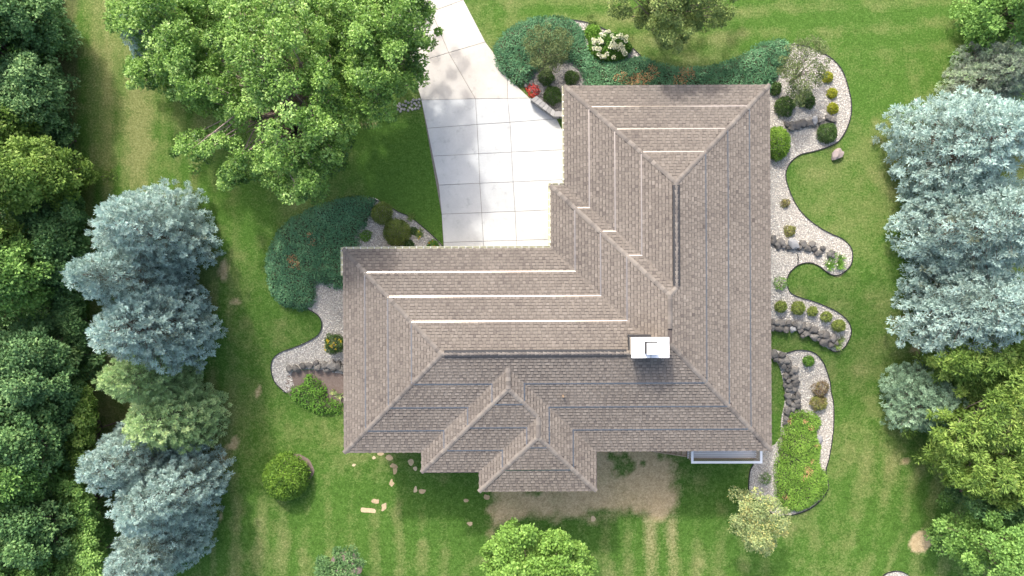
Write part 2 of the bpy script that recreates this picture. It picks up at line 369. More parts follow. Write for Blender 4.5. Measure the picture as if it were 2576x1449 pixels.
# ------------------------------------------------------------------ sheets: beds of gravel and mulch
def sheet(name, pw, dz, mat, sp=.35, parent=None):
    pw = np.asarray(pw); pts = [Vector(p[:2]) for p in pw]; n = len(pts)
    lo_, hi_ = pw[:, :2].min(0), pw[:, :2].max(0)
    a, b = np.meshgrid(np.arange(lo_[0], hi_[0], sp), np.arange(lo_[1], hi_[1], sp)); a = a.ravel(); b = b.ravel()
    k = sdist(a, b, pw) > sp*.4
    pts += [Vector((u, v)) for u, v in zip(a[k], b[k])]
    vo, eo, fo = delaunay_2d_cdt(pts, [(i, (i+1) % n) for i in range(n)], [], 1, 1e-5)[:3]
    V = [(v.x, v.y, float(terr(v.x, v.y))+dz) for v in vo]
    return mk(name, V, [tuple(f) for f in fo], mat, parent, attr={'tone': np.full(len(fo), .5)})
OCT = np.array([(1, 0, 0), (-1, 0, 0), (0, 1, 0), (0, -1, 0), (0, 0, 1), (0, 0, -1)], float)
OCF = np.array([(0, 2, 4), (2, 1, 4), (1, 3, 4), (3, 0, 4), (2, 0, 5), (1, 2, 5), (3, 1, 5), (0, 3, 5)])
def pebbles(name, pw, dens, mat, parent, avoid=None, size=(.022, .05)):
    pw = np.asarray(pw); lo_, hi_ = pw[:, :2].min(0), pw[:, :2].max(0)
    n = int(np.prod(hi_-lo_)*dens); x = rng.uniform(lo_[0], hi_[0], n); y = rng.uniform(lo_[1], hi_[1], n)
    k = in_poly(x, y, pw)
    if avoid is not None:
        for q in avoid: k &= ~in_poly(x, y, q)
    x, y = x[k], y[k]; n = len(x)
    s = rng.uniform(*size, (n, 1, 1))*rng.uniform(.6, 1.3, (n, 1, 3)); s[:, :, 2] *= .6
    v = OCT[None]*s; v = v+rng.normal(0, .006, v.shape)
    a = rng.uniform(0, 6.28, n); c, d = np.cos(a)[:, None], np.sin(a)[:, None]
    vx = v[..., 0]*c-v[..., 1]*d; vy = v[..., 0]*d+v[..., 1]*c
    V = np.stack([vx+x[:, None], vy+y[:, None], v[..., 2]+(terr(x, y)+.022)[:, None]], -1).reshape(-1, 3)
    Fc = (OCF[None]+(np.arange(n)*6)[:, None, None]).reshape(-1, 3)
    o = mk(name, V, Fc, mat, parent, attr={'tone': np.repeat(np.clip(rng.normal(.58, .24, n), 0, 1), 8)})
    return tag(o, None, None, None, 'stuff')
def edging(pxs, parent, w=.05, h=.07):
    p = smooth_poly(pxs, 5, closed=False); q = np.array([G(a, b) for a, b in p])
    V = []; Fc = []
    for i in range(len(q)):
        d = norm(q[min(i+1, len(q)-1)]-q[max(i-1, 0)]); s = np.array([-d[1], d[0], 0])*w/2
        V += [q[i]-s-(0, 0, .03), q[i]-s+(0, 0, h), q[i]+s+(0, 0, h), q[i]+s-(0, 0, .03)]
    for i in range(len(q)-1):
        for k in range(3): Fc.append((i*4+k, i*4+k+1, i*4+5+k, i*4+4+k))
    return mk('edging', V, Fc, M['edging'], parent)

EDGE_R1 = [(1990, 112), (2015, 114), (2045, 123), (2085, 143), (2115, 173), (2131, 213), (2141, 260), (2138, 300), (2121, 340), (2098, 363), (2051, 380), (2011, 390), (1985, 413), (1976, 440), (1983, 473), (2001, 513), (2021, 540), (2051, 566), (2085, 586), (2118, 601), (2138, 620), (2144, 640), (2140, 666), (2121, 686), (2101, 693), (2080, 685), (2061, 670), (2038, 661), (2011, 665), (1991, 680), (1981, 696), (1980, 716), (1988, 736), (2011, 748), (2045, 758), (2078, 771), (2108, 786), (2131, 806), (2141, 830), (2136, 853), (2121, 876), (2101, 885), (2085, 878)]
BED_R1 = EDGE_R1+[(2061, 860), (2038, 843), (2005, 833), (1951, 828), (1900, 828), (1885, 700), (1885, 400), (1885, 230), (1940, 200), (1975, 160)]
EDGE_R2 = [(1978, 888), (2005, 881), (2035, 883), (2055, 893), (2071, 913), (2080, 936), (2088, 963), (2090, 985), (2096, 1013), (2097, 1059), (2093, 1106), (2085, 1153), (2077, 1186), (2083, 1229), (2053, 1268), (2018, 1288), (1981, 1296), (1945, 1293), (1915, 1266), (1891, 1249), (1883, 1229), (1886, 1186), (1895, 1168)]
BED_R2 = EDGE_R2+[(1900, 1125), (1925, 1120), (1943, 1122), (1961, 1099), (1966, 1049), (1975, 1000), (1968, 950), (1958, 916), (1941, 900), (1930, 885), (1950, 880)]
EDGE_LA = [(930, 497), (969, 513), (1002, 533), (1032, 546), (1066, 573), (1092, 596), (1116, 622)]
BED_LA = EDGE_LA+[(1116, 655), (1000, 660), (890, 655), (880, 570), (905, 530)]
EDGE_LB = [(773, 776), (800, 793), (810, 816), (800, 843), (767, 863), (735, 876), (707, 886), (687, 903), (682, 926), (687, 950), (697, 968), (720, 988)]
BED_LB = EDGE_LB+[(740, 970), (735, 935), (800, 928), (885, 925), (900, 720), (850, 700), (790, 700), (770, 745)]
BED_MULCH = [(728, 938), (800, 930), (890, 928), (890, 1010), (850, 1015), (800, 1005), (745, 1000), (722, 985)]
BED_G = [(1315, 195), (1335, 230), (1352, 244), (1395, 286), (1440, 290), (1480, 240), (1485, 215), (1478, 185), (1445, 155), (1400, 145), (1350, 160)]
EDGE_N = [(1436, 50), (1462, 54), (1492, 62), (1525, 76), (1560, 97), (1590, 120), (1612, 142)]
BED_N = EDGE_N+[(1600, 165), (1540, 165), (1480, 130), (1440, 80)]
beds = []
def bed(label, px, edges, mat, peb, dens, sm=3, name='gravel_bed', size=(.022, .05)):
    pw = gpoly(px, sm)
    s = sheet(name, pw, .012, M[mat]); tag(s, label, None, None, 'structure')
    for e in edges: edging(e, s)
    if peb: pebbles('pebbles', pw, dens, M[peb], s, size=size)
    beds.append(pw); return s
bed('pale gravel bed winding along the right side of the house', BED_R1, [EDGE_R1, [(2005, 638), (2007, 650), (2006, 664)]], 'gravel', 'pebble', 240)
bed('pale gravel bed round the bright green ground juniper', BED_R2, [EDGE_R2], 'gravel', 'pebble', 240)
bed('gravel bed in the corner between driveway and house', BED_LA, [EDGE_LA], 'gravel', 'pebble', 240)
bed('gravel bed beside the left end of the house', BED_LB, [EDGE_LB], 'gravel', 'pebble', 240)
bed('brown mulch bed below the left stone wall', BED_MULCH, [], 'mulch', None, 0, name='mulch_bed')
bed('grey gravel bed behind the block wall at the garage', BED_G, [], 'gravel', 'pebble_grey', 320)
bed('gravel strip above the white hydrangea', BED_N, [EDGE_N], 'gravel', 'pebble', 260)
def disc(cx, cy, rx, ry, n=16, jit=.08, seed=0):
    r_ = np.random.default_rng(seed)
    return [(cx+rx*(1+r_.normal(0, jit))*math.cos(a), cy+ry*(1+r_.normal(0, jit))*math.sin(a)) for a in np.linspace(0, 2*math.pi, n, endpoint=False)]
bed('pale gravel ring cut by the bottom edge of the picture', disc(2254, 1486, 50, 50, 18, .01), [disc(2254, 1486, 50, 50, 18, .01, 0)+disc(2254, 1486, 50, 50, 18, .01, 0)[:1]], 'gravel', 'pebble', 280)
bed('mulch ring round the ball shaped shrub', disc(742, 1184, 46, 42, 18, .03, 3), [], 'mulch', None, 0, name='mulch_ring')
bed('mulch ring round the small tree at the bottom edge', disc(870, 1424, 41, 38, 18, .03, 4), [], 'mulch', None, 0, name='mulch_ring')
pt = [(926, 1283, 17, 6, 0), (945, 1260, 10, 6, .2), (966, 1275, 6, 10, .4), (1044, 1233, 5, 8, .2), (1062, 1236, 8, 6, 0), (980, 1150, 8, 7, 0), (990, 1172, 10, 6, .3), (994, 1183, 5, 9, .2), (985, 1215, 5, 8, .1), (957, 1142, 8, 4, 0), (941, 1151, 4, 4, 0), (1034, 1162, 8, 7, .1), (1045, 1178, 6, 5, .1), (890, 1169, 5, 3, 0), (1225, 1250, 9, 7, 0), (1172, 1259, 6, 5, 0), (1182, 1317, 7, 5, 0), (1492, 1305, 7, 7, 0)]
for k, (cx, cy, rx, ry, a) in enumerate(pt):
    q = disc(0, 0, rx, ry, 9, .2, 100+k) if k else [(-17, -6), (-5, -5), (17, -3), (18, 7), (2, 6), (-17, 5)]
    q = [(cx+u*math.cos(a)-v*math.sin(a), cy+u*math.sin(a)+v*math.cos(a)) for u, v in q]
    tag(sheet('dead_grass_patch', gpoly(q, 2), .012, M['straw'], .3), 'small straw coloured dead patch in the lawn behind the house', None, None, 'structure')

# ------------------------------------------------------------------ driveway of separate concrete slabs
def inset(poly, d):
    poly = np.asarray(poly, float); n = len(poly)
    area = .5*sum(poly[i][0]*poly[(i+1) % n][1]-poly[(i+1) % n][0]*poly[i][1] for i in range(n)); sg = 1 if area > 0 else -1
    L = []
    for i in range(n):
        a, b = poly[i], poly[(i+1) % n]; t = (b-a)/np.linalg.norm(b-a); nn = np.array([-t[1], t[0]])*sg
        L.append((a+nn*d, t))
    out = []
    for i in range(n):
        (p, t), (q, u) = L[i-1], L[i]; c = t[0]*u[1]-t[1]*u[0]
        if abs(c) < 1e-3: out.append(q); continue
        s = ((q-p)[0]*u[1]-(q-p)[1]*u[0])/c; out.append(p+t*s)
    return np.array(out)
ROWS = [[(1060, 252), (1196, 249), (1277, 248), (1336, 247)], [(1075, 323), (1200, 313.5), (1283, 308), (1400, 299)], [(1089, 393), (1204, 387), (1287, 383), (1440, 376)],
        [(1104, 466), (1207, 461), (1291, 458), (1440, 451)], [(1111, 539), (1212, 535), (1296, 532), (1405, 527)], [(1116, 610), (1216, 607), (1299, 605), (1405, 602)], [(1117, 648), (1218, 648), (1300, 648), (1405, 648)]]
slabs = []
for r in range(6):
    for c in range(3): slabs.append(([ROWS[r][c], ROWS[r][c+1], ROWS[r+1][c+1], ROWS[r+1][c]], 'slab_cool'))
for q in ([(1035, 161), (1129, 133), (1196, 249), (1060, 252)], [(1129, 133), (1221, 106), (1245, 138), (1277, 194), (1277, 248), (1196, 249)], [(1277, 194), (1332, 247), (1277, 248)],
          [(1004, 58), (1086, 30), (1129, 133), (1035, 161)], [(1086, 30), (1166, 0), (1221, 106), (1129, 133)], [(975, -40), (1048, -70), (1086, 30), (1004, 58)], [(1048, -70), (1125, -100), (1166, 0), (1086, 30)],
          [(930, -190), (1000, -215), (1048, -70), (975, -40)], [(1000, -215), (1080, -240), (1125, -100), (1048, -70)]):
    slabs.append((q, 'slab_warm'))
base = [(930, -190), (1080, -240), (1166, 0), (1221, 106), (1245, 138), (1277, 194), (1332, 247), (1400, 299), (1440, 376), (1440, 451), (1405, 460), (1405, 648), (1117, 648), (1111, 539), (1060, 252), (975, -40)]
drv = sheet('driveway', [G(*q) for q in base], .006, M['joint'], .8); tag(drv, 'pale concrete driveway sweeping down to the garage', None, None, 'structure')
for q, mt in slabs:
    pw = np.array([G(*a)[:2] for a in q]); pi = inset(pw, .012); n = len(pi); mb = MB()
    dz = .035+rng.normal(0, .002)
    v = [(*a, .004) for a in inset(pi, -.002)]+[(*a, dz-.006) for a in pi]+[(*a, dz) for a in inset(pi, .008)]
    f = [tuple(range(2*n, 3*n)) if (.5*sum(pi[i][0]*pi[(i+1) % n][1]-pi[(i+1) % n][0]*pi[i][1] for i in range(n))) > 0 else tuple(range(2*n, 3*n))[::-1]]
    for b in (0, n): f += [(b+i, b+(i+1) % n, b+n+(i+1) % n, b+n+i) for i in range(n)]
    mk('slab', v, f, M[mt], drv)

# ------------------------------------------------------------------ house
EZ, PITCH = 3.0, .36
xl, xr, yb, ywt = -9.62, 14.74, -9.34, 2.27
xb, ybt, xa, yat = 2.206, 5.84, 3.03, 11.51
xd, xdr, yd, xe, ye = -5.22, 4.737, -10.47, -1.943, -11.59
BIG = 99.
RECTS = [(xa, xr, yb, yat, BIG), (xb, xr, yb, ybt, BIG), (xl, xr, yb, ywt, BIG), (xd, xdr, yd, BIG, -3.6), (xe, xdr, ye, BIG, -5.)]
def HF(x, y):
    x = np.asarray(x, float); y = np.asarray(y, float); h = np.full(np.broadcast(x, y).shape, -1.)
    for (a, b, c, d, lim) in RECTS:
        q = np.minimum(np.minimum(x-a, b-x), np.minimum(y-c, d-y)); q = np.where(y <= lim, q, -1.); h = np.maximum(h, q)
    return h
def rz(x, y): return EZ+PITCH*float(HF(x, y))
house = thing('house', 'single storey house with a brown shingled hip roof and white chimney', 'house', (0, 0, -2.6), rz=.0054)
HO = (0, 0, -2.6)
# roof deck: fine grid following the hips and valleys, with a fascia skirt
st = .12
ax_, ay_ = np.arange(xl, xr+1e-6, (xr-xl)/round((xr-xl)/st)), np.arange(ye, yat+1e-6, (yat-ye)/round((yat-ye)/st))
A_, B_ = np.meshgrid(ax_, ay_); hh = HF(A_, B_); Zr = EZ-.02+PITCH*np.maximum(hh, 0)
ii = np.arange(A_.size).reshape(A_.shape)
q = np.stack([ii[:-1, :-1], ii[:-1, 1:], ii[1:, 1:], ii[1:, :-1]], -1).reshape(-1, 4)
keep = (HF((A_[:-1, :-1]+A_[1:, 1:])/2, (B_[:-1, :-1]+B_[1:, 1:])/2) > .0).ravel()
roof = mk('roof', np.stack([A_, B_, Zr], -1).reshape(-1, 3), q[keep], M['underlay'], house, HO)
OUT = [(xl, ywt), (xl, yb), (xd, yb), (xd, yd), (xe, yd), (xe, ye), (xdr, ye), (xdr, yb), (xr, yb), (xr, yat), (xa, yat), (xa, ybt), (xb, ybt), (xb, ywt)]
po = inset(OUT, .03); pi2 = inset(OUT, .06); n = len(OUT); fm = MB()
for i in range(n):
    j = (i+1) % n
    fm.add([(*po[i], EZ-.2), (*po[j], EZ-.2), (*po[j], EZ-.015), (*po[i], EZ-.015)], [(0, 1, 2, 3)])
    fm.add([(*po[i], EZ-.2), (*po[j], EZ-.2), (*pi2[j], EZ-.2), (*pi2[i], EZ-.2)], [(3, 2, 1, 0)])
fm.build('fascia', M['white'], house, HO)
wl_ = inset(OUT, .55); wm = MB()
for i in range(n):
    j = (i+1) % n
    wm.add([(*wl_[i], -2.7), (*wl_[j], -2.7), (*wl_[j], EZ+.1), (*wl_[i], EZ+.1)], [(0, 1, 2, 3)])
wm.build('wall', M['siding'], house, HO)
so = MB()
for i in range(n):
    j = (i+1) % n
    so.add([(*pi2[i], EZ-.19), (*pi2[j], EZ-.19), (*wl_[j], EZ-.19), (*wl_[i], EZ-.19)], [(3, 2, 1, 0)])
so.build('soffit', M['white'], house, HO)
for y0 in (7.0, 9.7):                                # garage doors facing the apron
    d = MB().box(wl_[10][0]-.05, wl_[10][0]-.005, y0-1.2, y0+1.2, .04, 2.3).build('garage_door', M['white'], house, HO)
    for k in range(4): MB().box(wl_[10][0]-.07, wl_[10][0]-.051, y0-1.15, y0+1.15, .1+k*.55, .58+k*.55).build('panel', M['white'], d, HO)
for x0 in (-8, -6.4, 7, 9, 12.6):                      # windows and doors of the rear wall
    w = MB().box(x0-.6, x0+.6, wl_[1][1]-.04, wl_[1][1]-.004, .4, 2.0).build('window', M['white'], house, HO)
    MB().box(x0-.52, x0+.52, wl_[1][1]-.055, wl_[1][1]-.041, .48, 1.92).build('pane', M['glass'], w, HO)

# shingles: every tab is a wedge; the 300 nearest the camera are objects, the rest one mass
PL = [('W', xl), ('W', xb), ('W', xa), ('W', xd), ('W', xe), ('E', xr), ('E', xdr), ('S', yb), ('S', yd), ('S', ye), ('N', ywt), ('N', ybt), ('N', yat)]
ROW = .1715
def uv2xy(side, off, u, t):
    if side == 'W': return off+t, u
    if side == 'E': return off-t, u
    if side == 'S': return u, off+t
    return u, off-t
rr = np.random.default_rng(11)
tiles = []; strips = []
for pi_, (side, off) in enumerate(PL):
    lo_, hi_ = ((ye, yat) if side in 'WE' else (xl, xr))
    for k in range(37):
        u = lo_-rr.uniform(0, .2); alt = 0
        lifted = (k % 8 == 0 and k > 0)
        while u < hi_:
            w = rr.uniform(.13, .2) if alt else rr.uniform(.17, .27); alt ^= 1
            t0 = k*ROW; c = u+w/2
            cs = np.array([(u, t0), (u+w, t0), (u+w, t0+ROW), (u, t0+ROW), (c, t0+.09)]); x, y = uv2xy(side, off, cs[:, 0], cs[:, 1])
            df = cs[:, 1]-HF(x, y); mx = .5*(xl+xr)
            if np.any(np.abs(df) < 1e-6) and np.all(df < .115) and HF(x, y)[4] > 0:
                t1 = t0-(rr.uniform(.0, .010) if alt else rr.uniform(.022, .034))+.012
                tiles.append((side, off, u, w, t1, t0+ROW-(.024 if alt else .027)-t1, (rr.uniform(.03, .036) if alt else rr.uniform(.018, .024)), alt))
            u += w+.012
    for k in range(1, 4):                            # raised metal strips every eight courses
        t0 = k*8*ROW; us = np.arange(lo_, hi_, .03); x, y = uv2xy(side, off, us, np.full_like(us, t0))
        on = np.abs(HF(x, y)-t0) < 1e-6
        e = np.flatnonzero(np.diff(np.concatenate([[0], on.astype(int), [0]])))
        for a, b in zip(e[::2], e[1::2]):
            if b-a > 8: strips.append((side, off, t0, us[a], us[b-1]))
def tile_geo(T):
    side, off, u, w, t0, row, th, alt = T
    v = []
    for (uu, tt, dz) in ((u, t0, th), (u+w, t0, th), (u+w, t0+row, .004), (u, t0+row, .004), (u, t0+.002, -.012), (u+w, t0+.002, -.012)):
        x, y = uv2xy(side, off, uu, tt); v.append((x, y, EZ+PITCH*tt+dz))
    f = [(0, 1, 2, 3), (4, 5, 1, 0), (5, 2, 1), (0, 3, 4)]
    if side in 'WN' : f = [q_[::-1] for q_ in f]
    return v, f
def tile_tone(T): return float(np.clip(rr.normal(.60 if T[7] else .47, .085), .02, .98))
order = sorted(range(len(tiles)), key=lambda i: -tiles[i][4])
single = set(order[:300])
acc = {}
for i, T in enumerate(tiles):
    v, f = tile_geo(T); tn = tile_tone(T)
    if i in single:
        mb = MB(); mb.add(v, f, tn); mb.build('shingle', M['shingle'], roof)
        roof.children[-1].location = (0, 0, 2.6) if False else (0, 0, 0)
    else:
        acc.setdefault((T[0], T[1]), MB()).add(v, f, tn)
for o in list(roof.children):
    o.data.transform(__import__('mathutils').Matrix.Translation((0, 0, 2.6)))
for (s_, o_), mb in acc.items():
    tag(mb.build('shingle_courses', M['shingle'], roof, HO), None, None, None, 'stuff')
for (side, off, t0, a, b) in strips:
    v = []
    for uu in (a-.04, b+.04):
        for (tt, dz) in ((t0-.055, .040), (t0+.0, .042), (t0+.05, .06), (t0+.16, .012), (t0+.16, -.01), (t0-.085, -.01)):
            x, y = uv2xy(side, off, uu, tt); v.append((x, y, EZ+PITCH*tt+dz))
    f = [(i, (i+1) % 6, 6+(i+1) % 6, 6+i) for i in range(6)]
    f += [(5, 4, 3, 2, 1, 0), (6, 7, 8, 9, 10, 11)]
    mk('metal_strip', v[:2]+v[6:8]+[(p[0], p[1], p[2]-.03) for p in (v[0], v[1], v[6], v[7])], [(0, 1, 3, 2), (4, 6, 7, 5), (0, 2, 6, 4), (1, 5, 7, 3), (0, 4, 5, 1), (2, 3, 7, 6)], M['flash'], roof, HO)

xC, yC = xl+(ywt-yb)/2, (ywt+yb)/2
xB, hB = (xb+xr)/2, (xr-xb)/2; xA, hA = (xa+xr)/2, (xr-xa)/2
xD, hD = (xd+xdr)/2, (xdr-xd)/2; xE, hE = (xe+xdr)/2, (xdr-xe)/2
HIPS = [((xl, ywt), (xC, yC)), ((xl, yb), (xC, yC)), ((xr, yb), (xB, yb+hB)), ((xa, yat), (xA, yat-hA)), ((xr, yat), (xA, yat-hA)), ((xb, ybt), (xB, ybt-hB)), ((xA, ybt-hA), (xB, ybt-hB)),
        ((xd, yd), (xD, yd+hD)), ((xE, yd+hE), (xD, yd+hD)), ((xe, ye), (xE, ye+hE)), ((xdr, ye), (xE, ye+hE))]
RIDG = [((xC, yC), (6.25, yC)), ((xA, yat-hA), (xA, ybt-hA)), ((xB, ybt-hB), (xB, -2.2)), ((xD, yd+hD), (xD, yb+hD)), ((xE, yd+hE), (xE, ye+hE))]
caps = []
for kind, L in (('ridge', RIDG), ('hip', HIPS)):
    for a, b in L:
        a3 = np.array([*a, rz(*a)]); b3 = np.array([*b, rz(*b)]); d = b3-a3; Ln = np.linalg.norm(d); d /= Ln
        s = norm(np.cross(d, [0, 0, 1.])); drop = PITCH*.135*(.72 if kind == 'hip' else 1.)
        m_ = max(1, int(Ln/(.215))); lift = .06 if kind == 'ridge' else .034
        if kind == 'ridge' and Ln > 2:
            rv = MB(); c0, c1 = a3+d*.15, b3-d*.1
            v = []
            for c in (c0, c1):
                for (k, z) in ((-.2, -.06), (-.175, .03), (0, .06), (.175, .03), (.2, -.06)): v.append(c+s*k+np.array([0, 0, z]))
            rv.add(v, [(i, i+1, 6+i, 5+i) for i in range(4)]+[(4, 3, 2, 1, 0), (5, 6, 7, 8, 9)]); rv.build('ridge_vent', M['dark'], roof, HO)
        for i in range(m_):
            p, q_ = a3+d*(Ln*i/m_-.01), a3+d*(Ln*(i+1)/m_+.03); v = []; hw = .13 if kind == 'ridge' else .125
            jit = rr.normal(0, .006)
            for c, up in ((p, lift+.016), (q_, lift)):
                for k, dz in ((-hw, -drop), (-.03, -.004), (.03, -.004), (hw, -drop)): v.append(c+s*(k+jit)+np.array([0, 0, up+dz]))
            v += [v[0]-np.array([0, 0, .03]), v[3]-np.array([0, 0, .03]), v[4]-np.array([0, 0, .03]), v[7]-np.array([0, 0, .03])]
            caps.append((v, [(0, 1, 5, 4), (1, 2, 6, 5), (2, 3, 7, 6), (8, 0, 4, 10), (3, 9, 11, 7), (8, 9, 3, 2, 1, 0)]))
rest = MB()
for i, (v, f) in enumerate(caps):
    tn = float(np.clip(rr.normal(.5, .2), 0, 1))
    if i < 300: mb = MB(); mb.add(v, f, tn); mb.build('ridge_cap', M['cap'], roof, HO)
    else: rest.add(v, f, tn)
if rest.v: tag(rest.build('ridge_caps', M['cap'], roof, HO), None, None, None, 'stuff')

def gutter(a, b, nx_, ny_):                          # open trough with brackets along an eave
    a = np.array([*a, 0.]); b = np.array([*b, 0.]); nn = np.array([nx_, ny_, 0.]); zz = np.array([0, 0, 1.])
    prof = [(.0, .0), (.0, -.11), (.10, -.11), (.125, .0), (.112, .0), (.092, -.10), (.012, -.10), (.012, 0)]
    v = []; m_ = len(prof)
    for c in (a, b):
        for (o_, z) in prof: v.append(c+nn*o_+zz*(EZ-.01+z))
    g = mk('gutter', v, [(i, (i+1) % m_, m_+(i+1) % m_, m_+i) for i in range(m_)], M['cream'], house, HO)
    Ln = np.linalg.norm(b-a); d = (b-a)/Ln
    for k in range(int(Ln/.4)):
        c = a+d*(.2+.4*k)
        MB().bar(c+nn*.005+zz*(EZ-.004), c+nn*.12+zz*(EZ-.004), .035, .012).build('gutter_bracket', M['white'], g, HO)
    for o in g.children: o.data.transform(__import__('mathutils').Matrix.Translation((0, 0, 0)))
gutter((xl, ywt-1.5), (xl, ywt+.1), -1, 0); gutter((xl, ywt), (xb-.02, ywt), 0, 1); gutter((xb, ywt+.15), (xb, ybt), -1, 0); gutter((xb-.1, ybt), (xa-.02, ybt), 0, 1); gutter((xa, ybt+.15), (xa, yat), -1, 0)

# chimney
chm = MB(); cz = 6.15
cx0, cx1, cy0, cy1 = [300*36.2/F, 395*36.2/F, -(178)*36.2/F, -(126.)*36.2/F]
chm.box(cx0+.1, cx1-.1, cy0+.1, cy1-.1, 4.2, cz); ch = chm.build('chimney', M['siding'], house, HO)
mb = MB(); xm, ym = (cx0+cx1)/2+.02, (cy0+cy1)/2
v = [(cx0, cy0, cz-.05), (cx1, cy0, cz-.05), (cx1, cy1, cz-.05), (cx0, cy1, cz-.05), (cx0, cy0, cz+.04), (cx1, cy0, cz+.04), (cx1, cy1, cz+.04), (cx0, cy1, cz+.04), (xm-.3, ym, cz+.075), (xm+.3, ym, cz+.075)]
mb.add(v, [(3, 2, 1, 0), (0, 1, 5, 4), (1, 2, 6, 5), (2, 3, 7, 6), (3, 0, 4, 7), (4, 5, 9, 8), (5, 6, 9), (6, 7, 8, 9), (7, 4, 8)])
mb.build('cap', M['white'], ch, HO)
MB().box(xm-.33, xm+.30, ym-.30, ym+.33, cz+.06, cz+.30).build('flue', M['dark'], ch, HO)
MB().box(xm-.27, xm+.31, ym-.33, ym+.27, cz+.34, cz+.42).build('flue_hood', M['white'], ch, HO)
vp = P(1415, 997, rz(1415/1, 0) if False else 4.3); zv = rz(vp[0], vp[1])
MB().tube([(vp[0], vp[1], zv-.05), (vp[0], vp[1], zv+.3)], [.055, .055], 8).build('vent_pipe', M['wood'], house, HO)
zc_ = rz(cx0+.1, cy1-.1)
for a, b, c, d in ((cx0+.02, cx1-.02, cy1-.1, cy1+.06), (cx0+.02, cx0+.1, cy0, cy1-.1), (cx1-.1, cx1-.02, cy0, cy1-.1)):
    zl = rz((a+b)/2, (c+d)/2); MB().box(a, b, c, d, zl-.1, zl+.10).build('base_flashing', M['dark'], ch, HO)
MB().box(xm-.008, xm+.008, cy0-.003, ym-.34, cz-.04, cz+.062).build('seam', M['dark'], ch, HO)

# rear balcony deck with white railing and stair
deck = thing('deck', 'rear balcony deck with white rail and grey boards under the eave', 'deck', (12.9, -9.8, -2.6), rz=0)
DO = (12.9, -9.8, -2.6)
rt = P(1738, 1166, .95); rt2 = P(1919, 1166, .95); dx0, dx1, dy0, dy1 = rt[0]+.02, rt2[0]-.02, rt[1], -8.9
MB().box(dx0+.05, dx1-.05, dy0+.08, dy1, -.35, -.07).build('frame', M['wood'], deck, DO)
nb = 12; bw = (dy1-dy0-.05)/nb
for k in range(nb):
    o = MB().box(dx0+.03, dx1-.03, dy0+.05+k*bw, dy0+.05+(k+1)*bw-.012, -.065, -.03).build('deck_board', M['deckboard'], deck, DO)
r_ = MB()
for nm, (a, b, c, d) in {'f': (dx0, dx1, dy0, dy0+.14), 'l': (dx0, dx0+.14, dy0+.14, dy1), 'r': (dx1-.14, dx1, dy0+.14, dy1)}.items():
    MB().box(a, b, c, d, .90, .95).build('top_rail', M['white'], deck, DO)
def baluster(x, y): MB().box(x-.018, x+.018, y-.018, y+.018, -.03, .9).build('baluster', M['cedarwood'], deck, DO)
for x in np.arange(dx0+.07, dx1-.05, .125): baluster(x, dy0+.09)
for y in np.arange(dy0+.2, dy1-.05, .125): baluster(dx0+.09, y); baluster(dx1-.09, y)
MB().box(dx0+.09, dx1-.09, dy0+.055, dy0+.125, .08, .14).build('lower_rail', M['cedarwood'], deck, DO)
for x in (dx0+.1, (dx0+dx1)/2, dx1-.1): MB().box(x-.07, x+.07, dy0+.1, dy0+.24, -2.65, -.36).build('post', M['wood'], deck, DO)
sx1, sx0 = dx0+.03, dx0-3.3
for y in (dy0+.18, dy0+1.15): MB().bar((sx1, y, -.15), (sx0, y, -2.55), .06, .28).build('stringer', M['cedarwood'], deck, DO)
for k in range(12):
    t = (k+.5)/12; x = sx1+(sx0-sx1)*t; z = -.15-2.4*t
    MB().box(x-.16, x+.13, dy0+.22, dy0+1.11, z+.02, z+.06).build('stair_tread', M['cedarwood'], deck, DO)

# ------------------------------------------------------------------ stones
def stone_mesh(rs, flat=.7, jag=.16):
    import bmesh
    bm = bmesh.new(); bmesh.ops.create_icosphere(bm, subdivisions=2, radius=1)
    ph = rs.normal(0, 1, (5, 3)); am = rs.uniform(.5, 1, 5)*jag
    for v in bm.verts:
        c = v.co; s = 1.
        for k in range(5): s += am[k]*math.sin(2.2*(c.x*ph[k][0]+c.y*ph[k][1]+c.z*ph[k][2])+k)
        q = max(abs(c.x), abs(c.y), abs(c.z)); c *= s*(1/q)**.18; c.z *= flat
    for p in range(5):                               # a few broken facets
        d = Vector(rs.normal(0, 1, 3)).normalized(); off = rs.uniform(.72, .92)
        for v in bm.verts:
            e = v.co.dot(d)-off
            if e > 0: v.co -= d*e
    me = bpy.data.meshes.new('stone'); bm.to_mesh(me); bm.free()
    a = me.attributes.new('tone', 'FLOAT', 'FACE'); a.data.foreach_set('value', np.full(len(me.polygons), rs.uniform(.35, .65), np.float32))
    return me
rs = np.random.default_rng(5)
STONES = [stone_mesh(rs) for _ in range(10)]
def stone(name, px, py, rpx, mat, parent=None, dz=0., asp=1., rot=None, flat=1., porigin=None):
    p = G(px, py, dz+.14); r = .93*rpx/F*(H-p[2])
    me = STONES[int(rs.integers(10))].copy() if True else None
    me.materials.clear(); me.materials.append(mat)
    o = bpy.data.objects.new(name, me); COL.objects.link(o)
    o.scale = (r*asp, r/asp, r*.9*flat); o.rotation_euler = (rs.uniform(-.2, .2), rs.uniform(-.2, .2), rs.uniform(0, 6.28) if rot is None else rot)
    if parent is not None: o.parent = parent; p = p-np.asarray(porigin)
    o.location = tuple(float(q) for q in p); return o
def stone_wall(label, lst, origin_px):
    o0 = G(*origin_px); w = thing('stone_wall', label, 'stone wall', o0, 'dry stone walls in the gravel beds')
    for q in lst:
        px, py, r = q[:3]; mt = M['boulder'] if len(q) < 4 else M[q[3]]
        stone('stone', px, py, r, mt, w, q[4] if len(q) > 4 else .0, asp=rs.uniform(.95, 1.2), porigin=o0)
